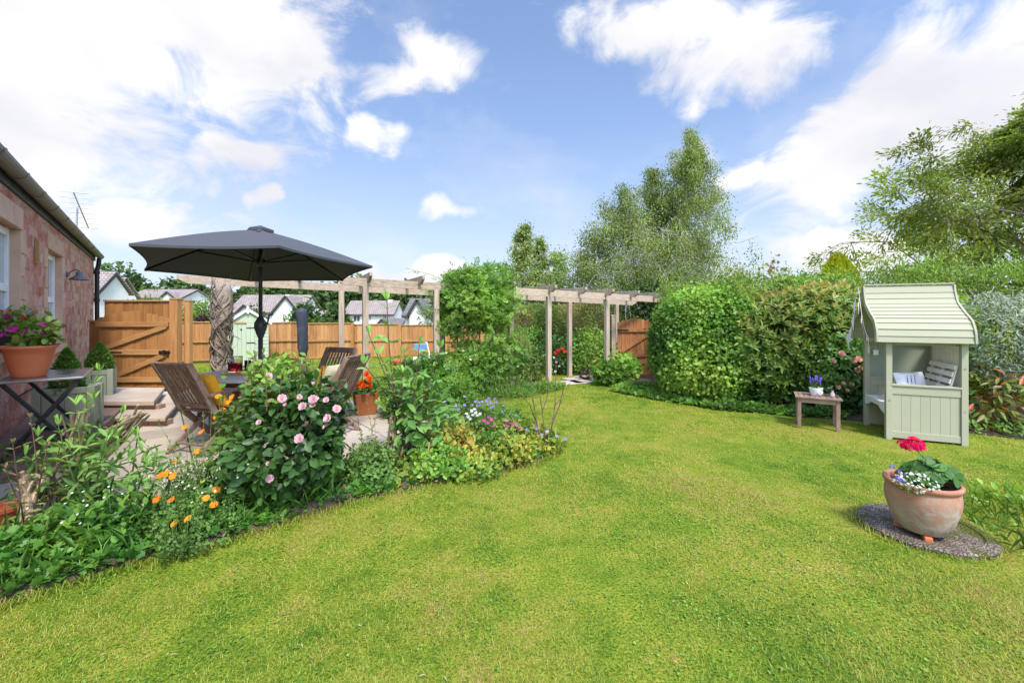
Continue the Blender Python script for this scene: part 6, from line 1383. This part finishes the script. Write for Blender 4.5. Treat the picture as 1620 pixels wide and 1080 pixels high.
stemplant('buddleia', 'tall buddleia with long dark stems and big leaves in the border centre', 'shrub', b, [PD(x, y, yy) for x, y, yy in ((612, 474, 4.2), (664, 545, 4.25), (697, 550, 4.2), (583, 528, 4.3), (600, 560, 4.1), (636, 590, 4.2), (690, 600, 4.3), (615, 600, 4.1), (575, 575, 4.2), (640, 560, 4.5))], 7, .19, .07, 'leaf_buddleia', 302, stem='twig', start=.3, r0=.011, body=[((b[0]+.10, b[1]+.05, .42), (.30, .3, .40), 190), ((b[0]+.05, b[1]+.1, .74), (.26, .25, .2), 80)])
rs = thing('rose_bush', 'large dark leaved bush with pink roses in front of the table', 'rose bush', (-1.81, 3.55, 0)); m, s, m2 = MB(), MB(), MB()
P, N = blob(2700, (-1.83, 3.54, .52), (.45, .38, .47), 303, .38, 2.4, .45, .08); leafy(m, 'oval', P, N, .074, .048, .1, .25, .8, .8, 303)
P, N = blob(380, (-1.83, 3.54, .52), (.45, .38, .47), 303, .38, 2.4, .1, .3); leafy(m, 'oval', P, N, .09, .056, .0, .35, .8, .7, 304)
P, N = blob(700, (-1.96, 3.6, .98), (.25, .26, .22), 305, .35, 3.2, .5, .6); leafy(m2, 'oval', P, N, .06, .04, .5, 0, .6, .9, 305)
g = np.random.default_rng(4)
for k in range(26):
    e = np.array([-1.98+g.normal()*.14, 3.58+g.normal()*.16, g.uniform(1.0, 1.27)]); b0 = e*[1, 1, .75]+np.array([g.normal()*.04, 0, 0]); s.tube([b0, e], [.005, .003], 4, cap=False); v = np.linspace(.1, 1, 8)[:, None]; leafy(m2, 'oval', b0+(e-b0)*v, np.tile([0, -.2, .6], (8, 1)), .055, .036, seed=k)
path_tubes(s, (-1.81, 3.55, .0), [(-1.5, 3.4, .9), (-2.1, 3.4, .85), (-1.75, 3.3, 1.0), (-1.6, 3.6, 1.15), (-1.95, 3.6, 1.1)], .016, wob=.05); s.build('stem', 'twig', rs); m.build('foliage', 'leaf_rose', rs); m2.build('young_foliage', 'leaf_rose_top', rs)
for x, y, r_ in ((446, 631, .050), (496, 632, .052), (516, 633, .032), (533, 647, .046), (519, 662, .048), (474, 694, .052), (514, 675, .026), (425, 595, .042), (479, 643, .045), (495, 640, .035), (427, 757, .045), (424, 733, .024), (451, 640, .022), (474, 628, .03), (410, 668, .03), (497, 606, .02)):
    m = MB(); rosehead(m, PD(x, y, 3.1 if y > 600 else 3.3), r_*.74, (g.normal()*.4, -.8, .5)); m.build('rose', 'petal_pink', rs)
# orange poppies
PQ = [('orange poppies low in the border left of the rose bush, the five-flowered cluster', 2.98, [(250, 791), (274, 792), (256, 754), (276, 754), (264, 751)]), ('orange poppies lowest and nearest the lawn edge', 2.82, [(300, 822), (279, 829)]),
      ('orange poppies close under the rose bush left side', 3.1, [(339, 799), (342, 776), (326, 790)]), ('orange poppies on tall stems against the pale paving', 3.4, [(280, 730), (312, 716), (295, 677), (321, 685)]),
      ('orange poppies highest of all, before the dark chair and table', 3.65, [(346, 629), (369, 629), (363, 638), (352, 650), (357, 657), (368, 656), (343, 661), (364, 688)])]
for lb, Y, fl in PQ:
    cx = np.mean([p[0] for p in fl]); b = np.array([PX(cx, Y), Y, 0]); t = thing('poppy_plant', lb, 'flowers', b, 0, 'orange poppies in the border'); m, s, f = MB(), MB(), MB()
    for (x, y) in fl:
        e = PD(x, y, Y+U(-.05, .05)); q = b+[U(-.08, .08), U(-.05, .05), 0]; mid = (q+e)/2+[U(-.05, .05), 0, .05]; s.tube([q, mid, e], .0025, 4, cap=False)
        fc = (U(-.4, .4), -.6, .7); f = MB(); flowers(f, 'cup', [e], .054, face=fc, jit=.15); f.build('flower', 'petal_orange', t)
    hz = max(e[2]*.8, .3)
    for k in range(60):
        a = U(0, 6.283); q = b+[.22*math.cos(a)*U(0, 1), .15*math.sin(a)*U(0, 1), .02]; e = q+[U(-.1, .1), U(-.08, .08), U(.15, 1)*hz]; s.tube([q, (q+e)/2, e], .0016, 3, cap=False); v = np.linspace(.15, 1, 7)[:, None]; leafy(m, 'tri3', q+(e-q)*v, np.tile([0, 0, .5], (7, 1)), .045, .035, seed=k)
    s.build('stem', 'stem_green', t); m.build('foliage', 'leaf_poppy', t)
# cranesbills and yellowing leaves at the lawn end of the border
def clump(lb, px, Y, wpx, h, n, mat, shape, Ln, Wd, fl, fmat, seed, nm='cranesbill'):
    x = PX(px, Y); r_ = wpx/675*Y/2; t = thing(nm, lb, 'flowers' if fl else 'plant', (x, Y, 0)); m, f, s = MB(), MB(), MB(); P, N = blob(n, (x, Y, h*.42), (r_, .28, h*.58), seed, .25, 2.6, .55, .02); leafy(m, shape, P, N, Ln, Wd, .5, 0, .5, 1, seed); m.build('foliage', mat, t)
    for k in range(len(fl)):
        e = PD(*fl[k], Y-.1); s.tube([[e[0]+U(-.05, .05), Y, .05], (e+[e[0], Y, .05])/2, e], .002, 3, cap=False); fc = (U(-.3, .3), -.6, .7); f = MB(); flowers(f, 'petals5', [e], .044, face=fc, jit=.3); f.build('flower', fmat, t)
    s.build('stem', 'stem_green', t)
g = np.random.default_rng(17)
sc_f = lambda n, x0, x1, y0, y1: [(g.uniform(x0, x1), g.uniform(y0, y1)) for _ in range(n)]
clump('violet-blue cranesbill standing tallest over the lawn end of the border', 765, 5.5, 130, .42, 900, 'leaf_poppy', 'tri3', .055, .05, [(735, 628), (752, 636), (757, 637), (762, 636), (772, 640), (778, 645), (781, 643), (797, 642), (795, 652), (817, 658), (747, 641), (786, 637), (770, 634), (703, 636), (760, 641), (775, 637), (800, 664), (735, 641)]+sc_f(8, 700, 800, 630, 660), 'petal_violet', 401)
clump('magenta cranesbill blooms in the middle of the yellowing border end', 800, 5.0, 140, .40, 1300, 'leaf_yellow', 'lobe', .045, .04, [(778, 664), (772, 669), (811, 677), (799, 672), (804, 674), (790, 670), (850, 672), (766, 667), (812, 671), (774, 661), (822, 680), (833, 684), (826, 678)]+sc_f(8, 765, 860, 660, 690), 'petal_magenta', 402)
clump('white flowering clump behind the magenta cranesbill', 745, 5.2, 60, .40, 400, 'leaf_poppy', 'lobe', .05, .045, [(746, 650), (753, 653), (741, 659), (748, 657), (755, 658), (738, 655), (751, 648), (760, 655), (744, 663)], 'petal_white', 403)
clump('pale mauve cranesbill trailing at the very tip of the border', 862, 4.95, 60, .26, 420, 'leaf_yellow', 'lobe', .055, .05, [(866, 683), (880, 690), (894, 694), (849, 679), (857, 688), (834, 680), (872, 692)], 'petal_violet', 404)
clump('yellow-green leafy clump right of the tall buddleia', 725, 4.55, 90, .40, 1300, 'leaf_yellow', 'lobe', .048, .042, [], None, 405, 'yellow_leaved_plant')
clump('golden leaved clump in the lower middle of the border end', 790, 4.6, 120, .30, 1400, 'leaf_yellow', 'lobe', .045, .04, [], None, 406, 'yellow_leaved_plant')
clump('low green clump with golden tips at the lawn edge', 745, 4.25, 110, .22, 900, 'leaf_yellow', 'oval', .05, .03, [], None, 407, 'border_plant')
clump('green leafy clump tucked under the tall buddleia', 690, 4.15, 90, .30, 900, 'leaf_climber', 'oval', .055, .032, [], None, 408, 'border_plant')
clump('leafy clump between rose bush and buddleia', 585, 3.95, 90, .36, 700, 'leaf_poppy', 'tri3', .07, .06, [], None, 409, 'border_plant')
bs = thing('bare_stemmed_shrub', 'nearly leafless shrub of thin dark upright stems at the border tip', 'shrub', PD(862, 712, 4.85)*[1, 1, 0]); m, f = MB(), MB(); YB = 4.85
for P in ([(856, 705), (848, 660), (840, 610), (832, 575)], [(863, 700), (858, 650), (850, 600), (846, 565)], [(868, 704), (874, 668), (878, 640), (879, 600), (880, 572)], [(874, 668), (884, 645), (890, 622), (893, 605)], [(850, 672), (838, 640), (826, 625), (822, 605)], [(848, 660), (843, 632), (838, 596)], [(858, 650), (866, 628), (868, 596)], [(878, 640), (886, 632), (890, 640)]):
    m.tube([PD(x, y, YB+U(-.06, .06)) for x, y in P], np.linspace(.008, .003, len(P)), 6, cap=False)
    for k in range(3): f.leaves('dia', [PD(P[-1][0]+U(-6, 6), P[-1][1]+U(-2, 30), YB)], rdir(1), rdir(1), .04, .02, .3)
m.build('stem', 'twig', bs); f.build('bud', 'leaf_hedge_brown', bs)
# loose wild growth in front of the paving
stemplant('wild_stems', 'thin wispy stems standing before the paving left of the rose bush', 'plant', (-2.35, 3.3, 0), [PD(x, y, yy) for x, y, yy in ((205, 690, 3.1), (228, 700, 3.2), (250, 668, 3.3), (268, 700, 3.2), (290, 655, 3.4), (305, 690, 3.3), (322, 660, 3.4), (335, 645, 3.5), (215, 730, 3.0), (285, 720, 3.1), (350, 690, 3.4), (240, 745, 3.0), (310, 735, 3.2), (372, 640, 3.6))], 9, .055, .014, 'leaf_poppy', 601, r0=.0035, start=.1)
stemplant('wild_stems', 'seeding thin stems standing between rose bush and tall buddleia', 'plant', (-1.3, 3.95, 0), [PD(x, y, yy) for x, y, yy in ((565, 655, 3.9), (580, 640, 4.0), (592, 665, 3.9), (605, 635, 4.1), (572, 690, 3.8), (598, 700, 3.9), (618, 650, 4.1), (588, 715, 3.8), (560, 705, 3.7))], 8, .06, .018, 'leaf_poppy', 602, r0=.0035, start=.1, stem='twig')
stemplant('twiggy_growth', 'brownish leggy twigs among the stumps at the near left edge', 'shrub', G(55, 860), [PD(x, y, yy) for x, y, yy in ((20, 700, 2.9), (48, 660, 3.0), (75, 705, 2.95), (8, 740, 2.8), (98, 690, 3.1), (30, 770, 2.8), (120, 700, 3.1), (66, 745, 2.9), (140, 660, 3.2))], 5, .075, .022, 'leaf_hedge_brown', 603, r0=.007, stem='twig', start=.35)
# cut stumps
def stump(label, pts, Y, n, seed, r_=.02):
    g = np.random.default_rng(seed); P = [PD(x, y, Y) for x, y in pts]; t = thing('cut_stump', label, 'stump', (P[0][0], P[0][1], 0)); m = MB(); P[0][2] = max(0, P[0][2]-.1)
    for k in range(n):
        j = g.normal(size=(len(P), 3))*np.array([.04, .05, .03]); Q = np.array(P)+j; q = g.integers(1, len(P)) if g.random() < .35 else len(P)-1; Q = Q[:q+1] if q > 0 else Q
        if len(Q) > 1: m.tube(Q, np.linspace(1, .45, len(Q))*r_*g.uniform(.5, 1.5), 6)
    m.build('wood', 'stump', t, smooth=False); return t
stump('split pale stump of old wood leaning towards the paving at the left', [(95, 770), (140, 725), (185, 690), (225, 655)], 3.45, 22, 1, .018)
stump('low chopped stump with upright stubs near the left edge', [(52, 850), (48, 800), (45, 755)], 2.95, 16, 2, .024)
stump('upright split brown trunk among the fresh shoots at the left', [(108, 800), (112, 725), (120, 655)], 3.3, 12, 6, .018)
stump('fallen brown branch along the ground at the left edge', [(15, 862), (60, 845), (110, 818)], 2.8, 4, 3, .022)
stump('gnarled pair of bare trunks at the foot of the tall buddleia', [(622, 745), (625, 700), (618, 655)], 4.3, 9, 4, .016)
stump('bare reddish branch leaning under the buddleia', [(668, 735), (678, 715), (688, 695)], 4.1, 3, 5, .016)
o = MB(); o.lathe([(.075, 0), (.08, .005), (.11, .17), (.12, .175), (.122, .2), (.108, .2), (.1, .17), (.001, .165)], 28); o = o.build('flower_pot', 'terracotta_plastic', None, smooth=False); p = PD(2, 805, 3.05); o.location = (p[0], p[1], .02); tag(o, 'orange plastic pot half hidden in the border at the left edge', 'pot')
# ground cover in the border
F1 = [(-5.0, 1.1), (-3.4, 2.0), (-2.79, 2.32), (-2.5, 2.62), (-2.22, 2.84), (-1.85, 3.14), (-1.46, 3.52), (-1.6, 4.2), (-2.2, 3.75), (-2.9, 3.15), (-4.2, 2.85)]
F2 = [(-1.46, 3.52), (-.93, 3.86), (-.34, 4.22), (.22, 4.52), (.48, 4.85), (.52, 5.3), (.2, 5.8), (-.3, 6.3), (-.9, 5.5), (-1.3, 4.8), (-1.6, 4.2)]
cover('ground_cover', 'dark lobed ground cover leaves filling the near border', 'ground cover', F1, 9500, .34, 'lobe', .056, .05, 'leaf_cover', 501, 'stuff')
cover('ground_cover', 'bright oval ground cover leaves through the near border', 'ground cover', F1, 2400, .36, 'oval', .05, .03, 'leaf_climber', 502, 'stuff')
cover('ground_cover', 'strappy leaves and long grass in the near border', 'ground cover', F1, 500, .34, 'dia', .20, .007, 'leaf_buddleia', 503, 'stuff', up=1.2)
cover('ground_cover', 'green ground cover at the far end of the border', 'ground cover', F2, 5200, .24, 'lobe', .062, .056, 'leaf_cover', 504, 'stuff')
cover('ground_cover', 'yellow-green ground cover at the far end of the border', 'ground cover', F2, 2400, .26, 'oval', .055, .036, 'leaf_yellow', 505, 'stuff')
cover('ground_cover', 'green leaves on the back of the border tip facing the far lawn', 'ground cover', [(.1, 5.1), (.52, 5.2), (.3, 6.0), (-.25, 6.7), (-1.0, 6.9), (-.7, 5.9)], 2000, .2, 'lobe', .06, .055, 'leaf_climber', 506, 'stuff')
m = MB(); Q = np.array([(-2.75, 2.62), (-2.3, 3.05), (-2.05, 3.3), (-2.5, 2.95), (-2.0, 3.15)]); k = rng.integers(0, 5, 70); P = np.column_stack([Q[k]+rng.normal(size=(70, 2))*.16, U(.25, .48, 70)]); flowers(m, 'petals5', P, .015); tag(m.build('forget_me_not_blooms', 'petal_white', None), 'tiny white blossom dots scattered over the near border', 'flowers', None, 'stuff')
# weeds at the right edge
cover('weed_patch', 'soft grey-green weeds and long grass creeping in at the right edge of the lawn', 'weeds', [(3.25, 2.75), (3.6, 2.6), (4.4, 2.7), (4.6, 3.9), (4.0, 3.95), (3.55, 3.45)], 100, .07, 'oval', .06, .028, 'leaf_buddleia', 510, 'stuff')
cover('weed_patch', 'long tangled grass by the round stone slab', 'weeds', [(3.2, 2.65), (3.7, 2.5), (4.5, 2.7), (4.6, 3.8), (3.9, 3.8), (3.5, 3.3)], 450, .06, 'dia', .13, .0035, 'leaf_climber', 511, 'stuff', up=.9)
cover('bark_strip_plants', 'sparse seedlings in the bark strip by the cottage', 'ground cover', [tuple(W(2.5, .1)[:2]), tuple(W(2.5, .9)[:2]), tuple(W(4.2, .9)[:2]), tuple(W(4.2, .1)[:2])], 160, .12, 'oval', .06, .03, 'leaf_cover', 512, 'stuff', zb=.27)

# ================================================================ MOWN GRASS
HS = [(2.0, 8.9), (2.75, 7.85), (3.5, 7.05), (4.4, 6.65), (5.2, 6.2), (5.95, 5.75), (9, 3.7), (20, 6), (20, 20), (2.2, 20)]
m = MB()
def lawnpts(n, y0, y1):
    Y = np.sqrt(rng.random(n)*(y1**2-y0**2)+y0**2); X = U(-1.27, 1.27, n)*Y; Q = np.column_stack([X, Y]); k = ~(in_poly(Q, PATIO) | in_poly(Q, HS)); k &= (X > -1.68-.835*Y+.1)
    ib = in_poly(Q, BED); k &= ~ib | (rng.random(n) < .06); k &= np.linalg.norm(Q-sc_, axis=1) > .385
    return Q[k]
for (n, y0, y1, ln, wd) in ((125000, 1.55, 2.6, .026, .0036), (130000, 2.6, 4.2, .027, .0048), (95000, 4.2, 7, .030, .0078), (60000, 7, 10, .04, .013), (42000, 10, 17, .05, .024)):
    Q = lawnpts(n, y0, y1); k = len(Q); den = pnoise(Q, 5.0, 71)*.5+pnoise(Q, 17.0, 72)*.5; Q = Q[den+U(-.7, .7, k) > -.42]; k = len(Q); tall = 1+.55*pnoise(Q, 3.0, 70)
    z = .012*pnoise(Q, 1.3, 4)-.003; P = np.column_stack([Q, z]); a = U(0, 6.283, k); tl = U(.4, 2.1, k); D_ = np.column_stack([np.cos(a)*tl, np.sin(a)*tl, np.ones(k)]); N = np.column_stack([-np.cos(a), -np.sin(a), tl])
    m.leaves('blade', P, D_, N, ln*U(.5, 1.25, k)*tall, wd*U(.7, 1.3, k), rng.random(k))
tag(m.build('grass', 'lawn_blades'), 'short mown patchy yellow-green lawn grass', 'grass', None, 'stuff')
m = MB(); Q = lawnpts(60000, 1.55, 5.0); d = pnoise(Q, 2.6, 73)*.6+pnoise(Q, 8.0, 74)*.4-.10*(Q[:, 0] > 0); Q = Q[d+U(-.6, .6, len(Q)) > .30]; k = len(Q); P = np.column_stack([Q, .012*pnoise(Q, 1.3, 4)+U(.004, .016, k)]); a = U(0, 6.283, k); m.leaves('round', P, np.column_stack([np.cos(a), np.sin(a), U(-.1, .5, k)]), np.array([0, 0, 1.])+rdir(k)*.35, U(.007, .015, k), U(.007, .013, k), U(.1, .75, k)); tag(m.build('clover', 'leaf_ivy'), 'low clover and daisy leaves growing through the lawn', 'clover', None, 'stuff')
m = MB(); Q = lawnpts(900, 1.6, 7.5); k = len(Q); P = np.column_stack([Q, U(.012, .03, k)]); a = U(0, 6.283, k); m.leaves('dia', P, np.column_stack([np.cos(a), np.sin(a), U(-.05, .15, k)]), np.array([0, 0, 1.])+rdir(k)*.2, U(.012, .045, k), U(.003, .008, k), U(0, 1, k)); tag(m.build('fallen_bits', 'leaf_straw'), 'dry stalks and leaf scraps lying on the lawn', 'debris', None, 'stuff')
# long grass where the mower cannot reach along the border edge
m = MB(); E = np.array([(-3.4, 2.0), (-2.79, 2.32), (-2.5, 2.62), (-2.22, 2.84), (-1.85, 3.14), (-1.46, 3.52), (-.93, 3.86), (-.34, 4.22), (.22, 4.52), (.48, 4.85), (.52, 5.3), (.25, 6.0)]); k = rng.integers(0, len(E)-1, 9000); v = rng.random(9000)[:, None]; Q = E[k]+(E[k+1]-E[k])*v+rng.normal(size=(9000, 2))*.05
th = U(0, 6.283, 700); Q[:700] = sc_+np.column_stack([np.cos(th), np.sin(th)])*U(.375, .43, 700)[:, None]
P = np.column_stack([Q, np.zeros(9000)]); a = U(0, 6.283, 9000); tl = U(.2, 1.1, 9000); m.leaves('blade', P, np.column_stack([np.cos(a)*tl, np.sin(a)*tl, np.ones(9000)]), np.column_stack([-np.cos(a), -np.sin(a), tl]), U(.03, .075, 9000), .005, rng.random(9000)); tag(m.build('edge_grass', 'lawn_blades'), 'longer tufted grass along the edge of the border', 'grass', None, 'stuff')
